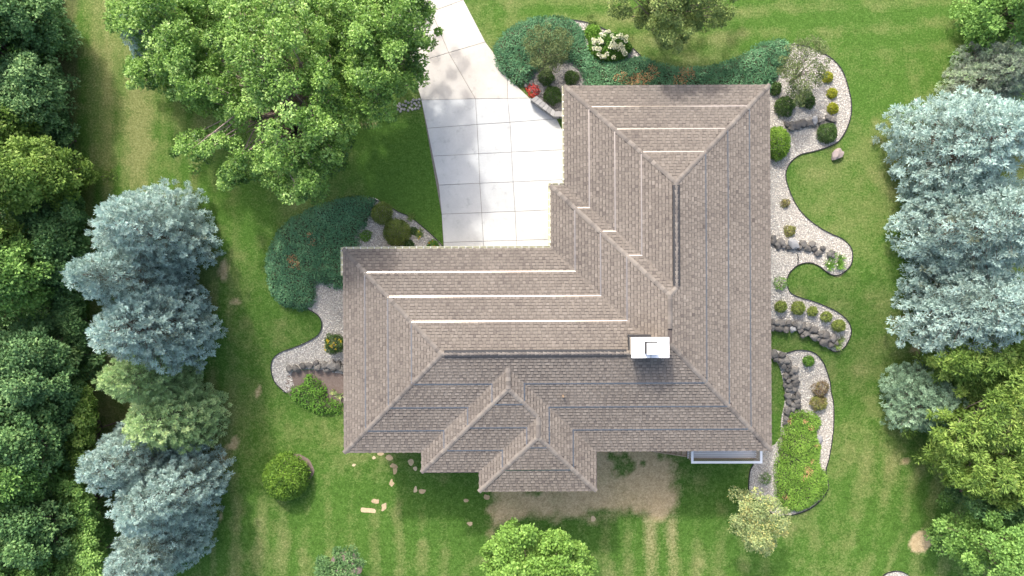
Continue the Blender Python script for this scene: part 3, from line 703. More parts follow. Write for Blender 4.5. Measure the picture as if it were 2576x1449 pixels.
stone_wall('low wall of dark stones between two shrubs in the upper right gravel', [(1979, 313, 8), (1992, 316, 13), (2007, 316, 11), (2020, 312, 12), (2036, 311, 9), (2050, 303, 10, 'pale_stone', .12), (2064, 305, 10), (2066, 312, 8), (2085, 297, 11), (2095, 300, 11), (1996, 322, 8), (2048, 313, 8)], (2036, 312))
stone_wall('short wall of rounded stones crossing gravel at mid right, plants at its end', [(1946, 608, 10), (1966, 608, 12), (1956, 618, 10), (1973, 617, 8), (1995, 613, 15, 'pale_stone', .1), (1985, 622, 8), (2022, 614, 11), (2032, 625, 10), (2044, 618, 10), (2050, 626, 9), (2060, 637, 10), (2069, 625, 9), (2086, 640, 8), (2093, 636, 9), (2096, 645, 8), (1947, 598, 8), (2010, 622, 8)], (2020, 622))
w3 = [(1942, 823, 10), (1955, 812, 9), (1968, 812, 11), (1960, 825, 12), (1977, 828, 11), (1985, 811, 9), (2000, 815, 9), (1995, 829, 9, 'pale_stone', .05), (2010, 818, 11), (2013, 831, 10), (2023, 819, 9), (2033, 820, 10), (2030, 838, 12), (2040, 832, 9), (2048, 829, 11), (2049, 847, 12), (2063, 839, 10), (2070, 858, 12), (2078, 842, 11), (2080, 851, 9), (2090, 867, 9), (2097, 850, 10), (2060, 852, 8), (1945, 811, 8), (2103, 862, 7), (2020, 845, 8)]
stone_wall('curved double row wall of grey stones below the row of five shrubs', w3, (2010, 830))
w4 = [(1948, 890, 11), (1968, 892, 10), (1952, 902, 9), (1966, 905, 11), (1978, 908, 12), (1985, 916, 10), (1972, 917, 9), (1998, 931, 11), (1982, 929, 8), (1990, 938, 8), (1977, 944, 9), (1998, 950, 11), (1984, 957, 8), (2003, 957, 10), (1988, 970, 9), (2001, 966, 10), (1984, 980, 8), (1998, 976, 9), (1983, 995, 9), (2007, 996, 11), (1996, 1000, 8), (1985, 1010, 8), (2007, 1008, 11), (1996, 1020, 9), (2008, 1020, 11), (1982, 1030, 9), (1995, 1028, 8), (1980, 1040, 9), (1977, 1053, 8), (1976, 1064, 7), (1975, 968, 7)]
stone_wall('tumbled stone wall running down from the house corner to the bright juniper', w4, (1990, 975))
w5 = [(728, 929, 10), (745, 926, 10), (762, 922, 11), (778, 919, 10), (800, 922, 10), (815, 917, 11), (795, 914, 8), (836, 918, 13), (852, 917, 10), (838, 928, 11), (858, 928, 10), (820, 929, 8), (870, 922, 9)]
stone_wall('wall of rounded tan stones at the left end of the house', w5, (795, 925))
tag(stone('boulder', 2106, 388, 17, M['pink_stone'], asp=1.1, rot=.6), 'lone pinkish boulder on the lawn beside the gravel edge', 'boulder')
tag(stone('boulder', 1336, 208, 8, M['boulder']), 'grey boulder among gravel beside the red leaved plant', 'boulder')
tag(stone('boulder', 1323, 214, 7, M['boulder']), 'smaller dark boulder at the driveway side of the gravel', 'boulder')
tag(stone('boulder', 2062, 1103, 9, M['pale_stone'], asp=.8), 'pale boulder at the right side of the bright juniper', 'boulder')
# flagstone strip beside the drive
o0 = G(1027, 265); fl = thing('flagstone_path', 'short strip of flat cobbles joining the left edge of the driveway', 'path', o0)
pw = gpoly([(997, 262), (1030, 252), (1056, 250), (1059, 272), (1030, 278), (1000, 282)], 1)
xs = []
for _ in range(4000):
    q = (rs.uniform(995, 1060), rs.uniform(248, 284)); p = G(*q)
    if in_poly(p[0], p[1], pw) and all(math.hypot(p[0]-a[0], p[1]-a[1]) > .165 for a in xs): xs.append(p)
for p in xs:
    k = int(rs.integers(5, 8)); aa = np.sort(rs.uniform(0, 6.28, k))+0; aa = np.linspace(0, 6.28, k, endpoint=False)+rs.uniform(0, 1)
    r0 = rs.uniform(.085, .105, k); ring = [(p[0]+r*math.cos(a), p[1]+r*math.sin(a)) for a, r in zip(aa, r0)]
    v = [(*a, -.01) for a in ring]+[(p[0]+(a[0]-p[0])*.86, p[1]+(a[1]-p[1])*.86, .05+rs.uniform(0, .015)) for a in ring]
    f = [tuple(range(k, 2*k))]+[(i, (i+1) % k, k+(i+1) % k, k+i) for i in range(k)]
    mk('flagstone', v, f, M['block'], fl, o0, {'tone': np.full(k+1, rs.uniform(.35, .75))})
# block retaining wall by the garage
o0 = G(1392, 288); bw_ = thing('block_wall', 'angled low wall of grey concrete blocks between garage and driveway', 'wall', o0)
def wpt(q, z): return P(q[0], q[1], z)
o_l = [wpt(q, .62) for q in ((1334, 250), (1393, 293), (1440, 293))]; i_l = [wpt(q, .62) for q in ((1350, 241), (1397, 280), (1440, 279))]
for s_i, nseg in ((0, 6), (1, 3)):
    for k in range(nseg):
        t0, t1 = k/nseg+.006, (k+1)/nseg-.006
        c = [o_l[s_i]+(o_l[s_i+1]-o_l[s_i])*t for t in (t0, t1)]+[i_l[s_i]+(i_l[s_i+1]-i_l[s_i])*t for t in (t1, t0)]
        cen = sum(c)/4
        def prism(z0, z1, sc_): 
            lo2 = [(*(cen+(q-cen)*sc_)[:2], z0) for q in c]; hi2 = [(*(cen+(q-cen)*sc_)[:2], z1) for q in c]
            return MB().add(lo2+hi2, [(3, 2, 1, 0), (4, 5, 6, 7), (0, 1, 5, 4), (1, 2, 6, 5), (2, 3, 7, 6), (3, 0, 4, 7)], rs.uniform(.4, .7))
        prism(.545, .62, 1.0).build('cap_stone', M['block'], bw_, o0)
        for r in range(3): prism(.0+.18*r, .18*r+.172, .93-.0*r).build('block', M['block'], bw_, o0)

# ------------------------------------------------------------------ foliage
def leafset(C, D, Nn, L, Wd, fold=.25):
    """folded rhombic leaves; returns V (n*4,3), F (n*2,3)"""
    D = norm(D); S = norm(np.cross(D, Nn)); Nn = np.cross(S, D); L = np.asarray(L)[:, None]; Wd = np.asarray(Wd)[:, None]
    m = C+D*L*.5-Nn*Wd*fold
    V = np.stack([C, m+S*Wd*.5, C+D*L, m-S*Wd*.5], 1).reshape(-1, 3)
    b = (np.arange(len(C))*4)[:, None]
    Fc = np.stack([np.concatenate([b, b+1, b+2], 1), np.concatenate([b, b+2, b+3], 1)], 1).reshape(-1, 3)
    return V, Fc
def clump_leaves(r, cen, rad, per, L, Wd, up=.6, squash=.75, tone=.5, tspread=.14, ctone=.12, droop=.1, shell=.55):
    n = len(cen); k = np.repeat(np.arange(n), per); m = len(k)
    d = norm(r.normal(0, 1, (m, 3))); d[:, 2] = np.where(r.random(m) < .62, np.abs(d[:, 2]), d[:, 2])
    rr_ = (shell+(1-shell)*r.random(m)**.6)*rad[k]
    pos = cen[k]+d*rr_[:, None]*np.array([1, 1, squash])
    Nn = norm(d*.7+np.array([0, 0, up])+r.normal(0, .45, (m, 3)))
    D = norm(d*.6+r.normal(0, .7, (m, 3))+np.array([0, 0, -droop]))
    V, Fc = leafset(pos, D, Nn, L*r.uniform(.7, 1.3, m), Wd*r.uniform(.7, 1.3, m))
    ct = r.normal(0, ctone, n)
    t = np.clip(tone+ct[k]+r.normal(0, tspread, m), 0, 1)
    return V, Fc, np.repeat(t, 2)
def limbs(r, base, fork, tips, r0, nseg=5):
    mb = MB(); base = np.asarray(base, float); fork = np.asarray(fork, float)
    mb.tube([base, base+(fork-base)*.35+r.normal(0, .04, 3), fork], [r0*1.35, r0, r0*.75], 8)
    for t in tips:
        d = t-fork; mid = fork+d*.5+r.normal(0, .06, 3)*np.linalg.norm(d)+np.array([0, 0, .05])*np.linalg.norm(d)
        mb.tube([fork, fork+(mid-fork)*.55, mid, t], [r0*.5, r0*.38, r0*.25, r0*.06], nseg)
    return mb
def scatter(poly, n, mind, r):
    poly = np.asarray(poly, float); lo_, hi_ = poly.min(0), poly.max(0); out = []
    for _ in range(n*60):
        if len(out) >= n: break
        q = r.uniform(lo_, hi_)
        if in_poly(q[0], q[1], poly) and all((q[0]-a[0])**2+(q[1]-a[1])**2 > mind**2 for a in out): out.append(q)
    return np.array(out)
def tree_poly(label, poly, ztop, zedge, nclump, crad, per, L, Wd, mat, seed, trunk_px=None, r0=.16, bark='bark', name='deciduous_tree', cat='tree', group=None, edgef=70., inner=.5, gaps=(), tone=.5, stems=1, skirt=0., zref=None, **kw):
    """crown outline given in the picture at crown height; clumps fill a dome under it"""
    r = np.random.default_rng(seed); pl = np.array(poly, float); pts = scatter(pl, nclump, 7, r)
    e = np.clip(edge_dist(pts[:, 0], pts[:, 1], pl)/edgef, 0, 1)
    for (a, b, ra) in gaps: k = np.hypot(pts[:, 0]-a, pts[:, 1]-b) > ra; pts, e = pts[k], e[k]
    zz = zedge+(ztop-zedge)*np.sqrt(1-(1-e)**2)-r.random(len(pts))**2*(ztop-zedge)*.35+(N3(pts[:, 0]*.022+seed, pts[:, 1]*.022)-.5)*(ztop-zedge)*.7
    lowk = r.random(len(pts)) < inner*.5; zz = np.where(lowk, zz-(ztop-zedge)*r.uniform(.2, .7, len(pts)), zz)
    cen = np.array([P(a, b, z) for (a, b), z in zip(pts, zz)])
    if zref is not None: cen[:, :2] = np.array([P(a, b, zref)[:2] for a, b in pts])
    rad = crad*r.uniform(.65, 1.3, len(pts))*(.65+.35*e)
    tp = trunk_px or tuple(pl.mean(0)); g = P(*tp, (zedge+ztop)/2 if zref is None else zref); g[2] = float(terr(g[0], g[1]))
    if skirt:
        m_ = int(len(cen)*skirt); k = r.integers(0, len(cen), m_); c2 = cen[k].copy(); f_ = r.uniform(.3, .85, m_)
        c2[:, :2] = g[:2]+(c2[:, :2]-g[:2])*f_[:, None]; c2[:, 2] = g[2]+.4+(zedge-g[2])*r.uniform(.05, .95, m_)
        cen = np.concatenate([cen, c2]); rad = np.concatenate([rad, crad*r.uniform(.7, 1.2, m_)])
    t = thing(name, label, cat, g, group)
    V, Fc, tn = clump_leaves(r, cen, rad, per, L, Wd, tone=tone, **kw)
    mk('crown', V, Fc, M[mat], t, g, {'tone': tn})
    mb = MB()
    for s_ in range(stems):
        a = 6.28*s_/stems+seed; off = np.array([math.cos(a), math.sin(a), 0])*(.25 if stems > 1 else 0)
        fk = g+off*3+np.array([0, 0, (zedge-g[2])*.62])
        sub = cen[(np.arctan2(cen[:, 1]-g[1], cen[:, 0]-g[0])-a) % 6.283 < 6.3/stems] if stems > 1 else cen
        sub = sub[r.permutation(len(sub))[:max(6, len(sub)//3)]]
        b = limbs(r, g+off-np.array([0, 0, .1]), fk, sub, r0); n0 = len(mb.v); mb.v += b.v; mb.f += [tuple(n0+i for i in f) for f in b.f]; mb.t += b.t
    mb.build('trunk', M[bark], t, g, True)
    return t

# --- blue spruces -------------------------------------------------------------
def spruce_mesh(seed, h, R, fsz=1.0):
    r = np.random.default_rng(seed); C = []; D = []; Nn = []; L = []; W_ = []; T = []; mb = MB()
    mb.tube([(0, 0, -.1), (0, 0, h*.5), (0, 0, h*.97)], [.05*R+.06, .03*R+.04, .015], 7)
    z = h*.05; lob = r.uniform(0, 6.28, 3)
    while z < h*.985:
        f = z/h; rad = R*(1-f**1.9)**.85*(.88+.12*min(1, f/.18))+.08
        nb_ = max(5, int(2*math.pi*rad/.74)); a0 = r.uniform(0, 6.28)
        for k in range(nb_):
            a = a0+6.2832*k/nb_+r.normal(0, .1)
            bl = rad*(1+.10*math.sin(3*a+lob[0])+.07*math.sin(5*a+lob[1]))*r.uniform(.82, 1.1)
            d = np.array([math.cos(a), math.sin(a), 0]); rise = .10+.9*f**2.5+r.normal(0, .05)
            b0 = np.array([0, 0, z+r.normal(0, .08)]); tip = b0+d*bl+np.array([0, 0, bl*rise-.10*bl*(1-f)])
            if bl > .7 and r.random() < .6: mb.tube([b0, b0+(tip-b0)*.55-np.array([0, 0, .06*bl]), tip], [.03, .02, .008], 3)
            bd = norm(tip-b0); tb = r.normal(.58, .17)
            nf = 1+int(bl > .9)+int(bl > 2.)
            for q in range(nf):                      # fans from the tip inward
                fl = r.uniform(.2, .5)*fsz; cen = tip-bd*(fl*.5+q*.68*fsz)
                if q: cen = cen+np.array([-d[1], d[0], 0])*r.normal(0, .26)+np.array([0, 0, r.uniform(-.02, .14)])
                m = 62 if q == 0 else 44; rp = r.uniform(.85, 1.3)*fsz
                dd = norm(r.normal(0, 1, (m, 3)))+bd*.6+np.array([0, 0, .45]); dd = norm(dd)
                pos = cen+dd*(r.uniform(.05, .20, m)*rp)[:, None]+bd*(r.uniform(-.08, .12, m)*rp)[:, None]
                C.append(pos); D.append(dd+r.normal(0, .25, (m, 3))); Nn.append(np.tile([0, 0, 1.], (m, 1))+r.normal(0, .4, (m, 3)))
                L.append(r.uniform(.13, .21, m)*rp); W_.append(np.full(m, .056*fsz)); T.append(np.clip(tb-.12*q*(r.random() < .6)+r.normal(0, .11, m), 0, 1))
        z += .40*fsz*(.9+.25*r.random())*(1 if f < .75 else .8)
    C, D, Nn = map(np.concatenate, (C, D, Nn)); L, W_, T = map(np.concatenate, (L, W_, T))
    V, Fc = leafset(C, D, Nn, L, W_, .35)
    return (V, Fc, np.repeat(T, 2)), mb
SPR = {}
def spruce(label, bx, by, h, R, mat, var=0, rot=0., name='spruce_tree', group='blue spruces', fsz=1.):
    key = var
    g = G(bx, by); H0, R0 = 8.0, 3.6
    if key not in SPR:
        (V, Fc, T), mb = spruce_mesh(40+var*7+len(SPR), H0, R0, fsz)
        SPR[key] = (V, Fc, T, mb)
        t = thing(name, label, 'tree', g, group)
        c = mk('crown', V, Fc, M[mat], t, None, {'tone': T}); k = mb.build('trunk', M['bark'], t)
        SPR[key] = t
    else:
        t = copy_tree(SPR[key]); t['label'] = label; t['group'] = group; t.location = tuple(g)
    for c in t.children:
        if c.name.startswith('crown'): c.material_slots[0].link = 'OBJECT'; c.material_slots[0].material = M[mat]
    t.scale = (R/R0, R/R0, h/H0); t.rotation_euler[2] = rot
    return t
spruce('uppermost full blue spruce on the left, below the large leafy trees', 456, 588, 7.6, 2.6, 'spruce', 0, .3)
spruce('blue spruce leaning furthest left, middle of the upper left three', 428, 698, 9.2, 2.1, 'spruce', 1, 1.2)
spruce('broad blue spruce, lowest of the upper left three', 474, 812, 8.8, 2.6, 'spruce', 2, 2.2)
spruce('blue spruce above the bottom two in the left row', 420, 1110, 8.2, 2.35, 'spruce', 0, 4.0)
spruce('blue spruce with brown inner twigs, second from bottom in left row', 502, 1196, 8.6, 2.45, 'spruce', 1, 3.1)
spruce('blue spruce cut by the bottom edge in the left row', 466, 1325, 8.0, 2.3, 'spruce', 2, 5.2)
spruce('blue spruce mostly hidden under leafy trees at the upper left', 472, 150, 6.2, 2.0, 'spruce', 0, 1.0)
spruce('topmost of the three big blue spruces on the right', 2336, 392, 7.6, 3.35, 'spruce', 1, .6)
spruce('middle of the three big blue spruces on the right', 2360, 584, 8.2, 3.3, 'spruce', 2, 1.7)
spruce('lowest of the three big blue spruces on the right', 2350, 765, 7.8, 3.1, 'spruce', 0, 2.9)
spruce('pale green spruce just below the upper left blue spruces', 446, 922, 7.4, 2.1, 'spruce_green', 0, 0., group='green spruces')
spruce('yellowish green spruce overlapping a blue spruce in the left row', 486, 1025, 6.6, 2.5, 'spruce_green', 1, 2., group='green spruces')
spruce('small rounded grey green spruce on the right beside yellow green cedars', 2284, 990, 4.2, 2.2, 'spruce_grey', 2, 1., group='green spruces')
spruce('dull purplish grey spruce at the right edge below the top corner tree', 2440, 215, 5.0, 2.1, 'fir_dull', 0, 2.6, group='green spruces')

# --- leafy trees -------------------------------------------------------------
tree_poly('large birch by the driveway with several bare stems showing', [(520, -60), (500, 100), (480, 200), (530, 290), (560, 320), (470, 340), (420, 370), (430, 400), (490, 400), (490, 440), (560, 470), (660, 455), (720, 510), (800, 510), (830, 440), (880, 410), (870, 380), (900, 340), (880, 240), (850, 100), (850, -60)],
          9, 4.2, 560, .45, 120, .14, .10, 'birch', 21, (700, 250), .17, 'bark_birch', 'birch_tree', group='birches at the upper left', edgef=120, gaps=((640, 330, 34), (740, 330, 26), (690, 290, 26), (560, 400, 24)), stems=3, tone=.5, ctone=.18)
tree_poly('birch at the upper left above the hidden blue spruce', [(290, -80), (270, 60), (300, 95), (345, 110), (315, 185), (320, 220), (400, 215), (440, 240), (480, 290), (540, 280), (530, 150), (540, -80)],
          8, 4., 300, .45, 120, .14, .10, 'birch', 22, (430, 70), .15, 'bark_birch', 'birch_tree', group='birches at the upper left', edgef=100, stems=2, tone=.48, ctone=.18)
tree_poly('darker birch overhanging the left edge of the driveway', [(835, -80), (830, 100), (860, 250), (900, 330), (985, 300), (990, 260), (1065, 212), (1080, 150), (1055, 140), (1110, 85), (1080, 30), (1095, -80)],
          8.5, 4, 300, .44, 120, .14, .10, 'birch', 23, (960, 90), .15, 'bark_birch', 'birch_tree', group='birches at the upper left', edgef=90, stems=2, tone=.38, ctone=.18)
tree_poly('yellow green tree cut by the top edge above the hydrangea', [(1525, 20), (1545, 35), (1600, 35), (1610, 70), (1640, 95), (1660, 125), (1700, 132), (1740, 100), (1780, 70), (1830, 50), (1865, 15), (1860, -60), (1800, -130), (1620, -130), (1540, -60)],
          6.5, 3., 210, .4, 120, .14, .08, 'top', 24, (1690, -10), .14, tone=.5, edgef=90, droop=.5)
tree_poly('round bright green linden at the bottom edge', [(1206, 1440), (1215, 1400), (1240, 1350), (1270, 1318), (1320, 1310), (1345, 1325), (1362, 1348), (1390, 1338), (1425, 1350), (1470, 1385), (1492, 1435), (1485, 1510), (1420, 1580), (1300, 1580), (1220, 1520)],
          5.5, 2, 190, .55, 170, .16, .13, 'linden', 25, (1350, 1460), .13, tone=.55, edgef=80, ctone=.08)
tree_poly('small pale tree with sparse yellowing leaves beside the bright juniper', [(1838, 1310), (1850, 1275), (1880, 1258), (1905, 1232), (1935, 1240), (1960, 1262), (1985, 1295), (1980, 1340), (1960, 1365), (1930, 1390), (1890, 1385), (1875, 1350), (1850, 1340)],
          3.6, 1.4, 62, .4, 105, .12, .07, 'crab', 26, (1935, 1330), .07, skirt=.3, tone=.6, tspread=.2, edgef=50)
tree_poly('thin olive leaved tree growing out of the dark juniper by the driveway', [(1318, 110), (1335, 75), (1380, 62), (1425, 75), (1445, 100), (1430, 140), (1410, 165), (1375, 185), (1345, 170), (1330, 145)],
          2.6, 1.2, 70, .34, 85, .10, .05, 'olive', 27, (1375, 130), .06, tone=.45, edgef=40)
tree_poly('thin olive leaved tree over gravel at the right end of the dark juniper', [(1965, 140), (1985, 118), (2020, 95), (2060, 100), (2085, 130), (2080, 170), (2060, 210), (2035, 245), (2010, 265), (1985, 230), (1960, 190)],
          2.8, 1.2, 75, .34, 80, .10, .05, 'olive', 28, (2020, 180), .06, tone=.5, edgef=40)
tree_poly('bushy green tree in the top right corner', [(2455, -40), (2450, 40), (2470, 90), (2510, 112), (2560, 110), (2620, 90), (2640, -40)], 7, 3, 90, .6, 150, .17, .12, 'wood_mid', 29, (2540, 30), .14, skirt=.7, zref=3.2, tone=.45, edgef=60)
tree_poly('bluish green leafy tree in the bottom right corner', [(2410, 1330), (2440, 1300), (2500, 1295), (2560, 1310), (2640, 1330), (2640, 1500), (2480, 1500), (2440, 1430), (2415, 1390)], 6, 2.6, 100, .58, 150, .16, .12, 'wood_mid', 30, (2530, 1400), .13, skirt=.7, zref=3.2, tone=.55, edgef=60)
tree_poly('small blue green tree in a mulch ring at the bottom edge', [(782, 1440), (800, 1415), (840, 1402), (880, 1395), (903, 1412), (905, 1450), (890, 1500), (810, 1500), (785, 1470)], 3, 1, 85, .36, 110, .12, .08, 'wood_blue', 31, (850, 1450), .06, zref=1.5, tone=.42, edgef=40)
for k, (lab, q) in enumerate((('yellow green cedar at the right, just below the big spruces', [(2360, 890), (2420, 850), (2500, 835), (2620, 830), (2620, 980), (2500, 985), (2420, 960), (2380, 950)]),
                              ('largest yellow green cedar at the right edge', [(2345, 1130), (2400, 1020), (2430, 960), (2520, 950), (2640, 960), (2640, 1150), (2520, 1150), (2450, 1140), (2390, 1150)]),
                              ('lowest yellow green cedar on the right above the corner tree', [(2365, 1170), (2400, 1130), (2480, 1110), (2640, 1120), (2640, 1260), (2560, 1270), (2510, 1275), (2450, 1240), (2400, 1220)]))):
    tree_poly(lab, q, 5, 1.8, 115, .48, 160, .26, .075, 'cedar', 60+k, None, .14, name='cedar_tree', skirt=.5, zref=2.8, group='yellow green cedars on the right', edgef=60, tone=.5, droop=-.1, ctone=.16)
tree_poly('dark green tree in shade between cedar and bottom right tree', [(2440, 1270), (2500, 1250), (2640, 1250), (2640, 1330), (2520, 1320), (2460, 1300)], 3.4, 1.4, 45, .5, 130, .16, .11, 'wood_dark', 66, None, .1, skirt=.5, tone=.45, edgef=40)

wood = [('dark green tree in the top left corner', [(-70, -70), (60, -60), (140, -20), (165, 60), (150, 130), (60, 120), (-70, 130)], 8, 'wood_dark', .62),
        ('feathery green tree on the left edge under the corner tree', [(-70, 60), (20, 40), (60, 80), (70, 150), (20, 200), (-70, 220)], 9, 'wood_mid', .3),
        ('dusty bluish tree on the left edge, above the lime tree', [(-70, 190), (60, 140), (150, 170), (175, 230), (150, 330), (70, 330), (-70, 280)], 7, 'wood_blue', .62),
        ('lime tree with yellowish leaves near the left edge, smaller upper one', [(-70, 260), (20, 255), (70, 300), (80, 340), (30, 370), (-70, 370)], 10, 'wood_lime', .45),
        ('large yellowish lime tree reaching out to the grass on the left', [(-70, 370), (30, 350), (110, 360), (190, 375), (205, 430), (200, 480), (130, 520), (50, 530), (-70, 530)], 9, 'wood_lime', .36),
        ('half lit green tree at the left edge, level with the upper spruces', [(-70, 530), (30, 555), (55, 600), (50, 680), (-70, 700)], 10.5, 'wood_lime', .4),
        ('rounded green tree on the left with lighter leaf tips', [(-40, 640), (60, 600), (120, 620), (148, 680), (115, 750), (60, 800), (-40, 790)], 9, 'wood_mid', .55),
        ('shaded dark green tree between lime tree and rounded tree', [(60, 540), (140, 520), (205, 560), (215, 640), (200, 740), (150, 760), (120, 640)], 5, 'wood_dark', .45),
        ('broad bluish dark tree at the left, level with the pale green spruce', [(-70, 830), (60, 800), (160, 830), (205, 900), (200, 980), (120, 1010), (-70, 1000)], 8, 'wood_blue', .45),
        ('dark green tree left of the vine strip', [(-70, 1000), (60, 990), (150, 1010), (170, 1090), (150, 1180), (60, 1180), (-70, 1160)], 8, 'wood_dark', .55),
        ('lighter green tree at the left edge, below the dark trees', [(-70, 1130), (40, 1120), (120, 1150), (140, 1220), (80, 1260), (-70, 1250)], 9, 'wood_mid', .38),
        ('dark olive tree in the lower left woodland', [(-70, 1240), (60, 1240), (160, 1260), (190, 1340), (150, 1400), (30, 1390), (-70, 1370)], 8, 'wood_dark', .6),
        ('green tree in the bottom left corner', [(-70, 1370), (60, 1380), (150, 1400), (170, 1500), (60, 1540), (-70, 1520)], 8, 'wood_mid', .45)]
for k, (lab, q, zt, mt, tn) in enumerate(wood):
    a = np.array(q, float); ar = .5*abs(np.dot(a[:, 0], np.roll(a[:, 1], 1))-np.dot(a[:, 1], np.roll(a[:, 0], 1)))
    zt *= .68
    tree_poly(lab, q, zt, zt*.45, int(ar/200), .55, 92, .175, .125, mt, 80+k, None, .14, group='woodland trees along the left edge', edgef=60, tone=tn, ctone=.14, skirt=.55, zref=zt*.5)
under = [('bright vine thicket along the woodland edge beside the green spruces', [(185, 975), (225, 970), (240, 1060), (235, 1150), (215, 1210), (175, 1200), (170, 1080)], 2.2, 'wood_lime', .42),
         ('green thicket at the woodland edge beside the lower spruces', [(140, 1200), (215, 1210), (245, 1280), (250, 1340), (190, 1360), (150, 1280)], 2.2, 'wood_mid', .55),
         ('light green thicket at the bottom of the woodland edge', [(140, 1340), (245, 1330), (262, 1400), (268, 1500), (150, 1500)], 2.4, 'wood_mid', .68),
         ('dark shrub thicket at the woodland edge below the rounded tree', [(140, 740), (200, 740), (215, 820), (210, 900), (150, 880)], 2.5, 'wood_dark', .5),
         ('shaded shrub at the woodland edge under the bluish dark tree', [(150, 960), (205, 950), (215, 990), (180, 1060), (140, 1030)], 2.5, 'wood_dark', .5),
         ('shaded shrub at the woodland edge above the large lime tree', [(110, 300), (165, 290), (180, 340), (170, 390), (110, 380)], 3, 'wood_dark', .4),
         ('low shrub at the woodland edge under the large lime tree', [(120, 500), (200, 490), (215, 545), (180, 580), (120, 560)], 2.5, 'wood_dark', .6)]
for k, (lab, q, zt, mt, tn) in enumerate(under):
    a = np.array(q, float); ar = .5*abs(np.dot(a[:, 0], np.roll(a[:, 1], 1))-np.dot(a[:, 1], np.roll(a[:, 0], 1)))
    tree_poly(lab, q, zt, .3, int(ar/130), .42, 110, .15, .1, mt, 120+k, None, .06, name='shrub_thicket', cat='shrub', group='thickets along the woodland edge', edgef=40, tone=tn, ctone=.16)

# undergrowth of the woodland floor
r = np.random.default_rng(77); n = 52000; q = np.stack([r.uniform(-60, 235, n), r.uniform(-80, 1530, n)], 1)
lim = 196+40*(N1.fbm(q[:, 1]*.02, q[:, 1]*0, 3)-.5)*2+(q[:, 1] > 950)*25-(q[:, 1] < 330)*45; k = q[:, 0] < lim; q = q[k]
hgt = .15+1.5*N2.fbm(q[:, 0]*.03, q[:, 1]*.03, 3)*np.clip((lim[k]-q[:, 0])/40, .1, 1)*r.random(len(q))**.4
pos = np.array([G(a, b) for a, b in q])+np.stack([hgt*0, hgt*0, hgt], 1); n = len(pos)
V, Fc = leafset(pos, r.normal(0, 1, (n, 3)), r.normal(0, .5, (n, 3))+[0, 0, 1], .2*r.uniform(.6, 1.3, n), .14*r.uniform(.6, 1.3, n))
tn = np.clip(.45+(N3.fbm(q[:, 0]*.02, q[:, 1]*.02, 3)-.5)*.9+r.normal(0, .15, n), 0, 1)
tag(mk('undergrowth', V, Fc, M['wood_dark'], None, None, {'tone': np.repeat(tn, 2)}), 'tangled dark green undergrowth of the woodland along the left edge', 'undergrowth', None, 'stuff')

# --- ground junipers -------------------------------------------------------------
def juniper(label, px, hmax, mat, seed, dens=230, brown=(), name='juniper', L=.14, Wd=.05, sm=3, tone=.34, base_z=None):
    r = np.random.default_rng(seed); pw = gpoly(px, sm, .25); cen = pw.mean(0); cen[2] = float(terr(cen[0], cen[1]))
    t = thing(name, label, 'juniper', cen)
    lo_, hi_ = pw[:, :2].min(0), pw[:, :2].max(0)
    nn = VN(seed)
    def hz(x, y, d): return hmax*(1-np.exp(-np.maximum(d, 0)/.28))*(.75+.5*nn.fbm(x*1.3, y*1.3, 3))
    # dark woody underlayer
    sp = .16; a, b = np.meshgrid(np.arange(lo_[0], hi_[0]+sp, sp), np.arange(lo_[1], hi_[1]+sp, sp))
    d = sdist(a, b, pw); z = terr(a, b)+hz(a, b, d)-.09; ix = np.arange(a.size).reshape(a.shape)
    q = np.stack([ix[:-1, :-1], ix[:-1, 1:], ix[1:, 1:], ix[1:, :-1]], -1).reshape(-1, 4)
    k = (d > .06); k = (k[:-1, :-1] & k[:-1, 1:] & k[1:, 1:] & k[1:, :-1]).ravel()
    mk('branch_mat', np.stack([a, b, z], -1).reshape(-1, 3), q[k], M['twigs'], t, cen)
    n = int(np.prod(hi_-lo_)*dens); x = r.uniform(lo_[0]-.1, hi_[0]+.1, n); y = r.uniform(lo_[1]-.1, hi_[1]+.1, n)
    d = sdist(x, y, pw); k = d > -.02-r.random(n)*.06; x, y, d = x[k], y[k], d[k]; n = len(x)
    z = terr(x, y)+hz(x, y, d)-.06*r.random(n)
    e = .06; gxx = (sdist(x+e, y, pw)-d)/e; gyy = (sdist(x, y+e, pw)-d)/e
    D = np.stack([-gxx*.4*np.exp(-d/.6), -gyy*.4*np.exp(-d/.6), np.full(n, .35)], 1)
    fa = nn.fbm(x*.8+9, y*.8, 2)*16; D[:, 0] += .55*np.cos(fa)+r.normal(0, .45, n); D[:, 1] += .55*np.sin(fa)+r.normal(0, .45, n); D[:, 2] += r.normal(0, .25, n)
    Nn = np.tile([0, 0, 1.], (n, 1))+r.normal(0, .4, (n, 3))
    V, Fc = leafset(np.stack([x, y, z], 1), D, Nn, L*r.uniform(.6, 1.4, n), Wd*r.uniform(.7, 1.3, n))
    tn = tone+(nn.fbm(x*.7, y*.7, 3)-.5)*.35+r.normal(0, .10, n); tn = np.clip(tn, 0, .62)
    for (bx, by, br) in brown:
        c = G(bx, by, .4); rad = br/F*H; q = np.hypot(x-c[0], y-c[1])/rad+(nn.fbm(x*3, y*3, 2)-.5)*1.2
        tn = np.where((q < 1) & (r.random(n) < .45), r.uniform(.8, 1, n), tn)
    mk('foliage', V, Fc, M[mat], t, cen, {'tone': np.repeat(tn, 2)})
    return t
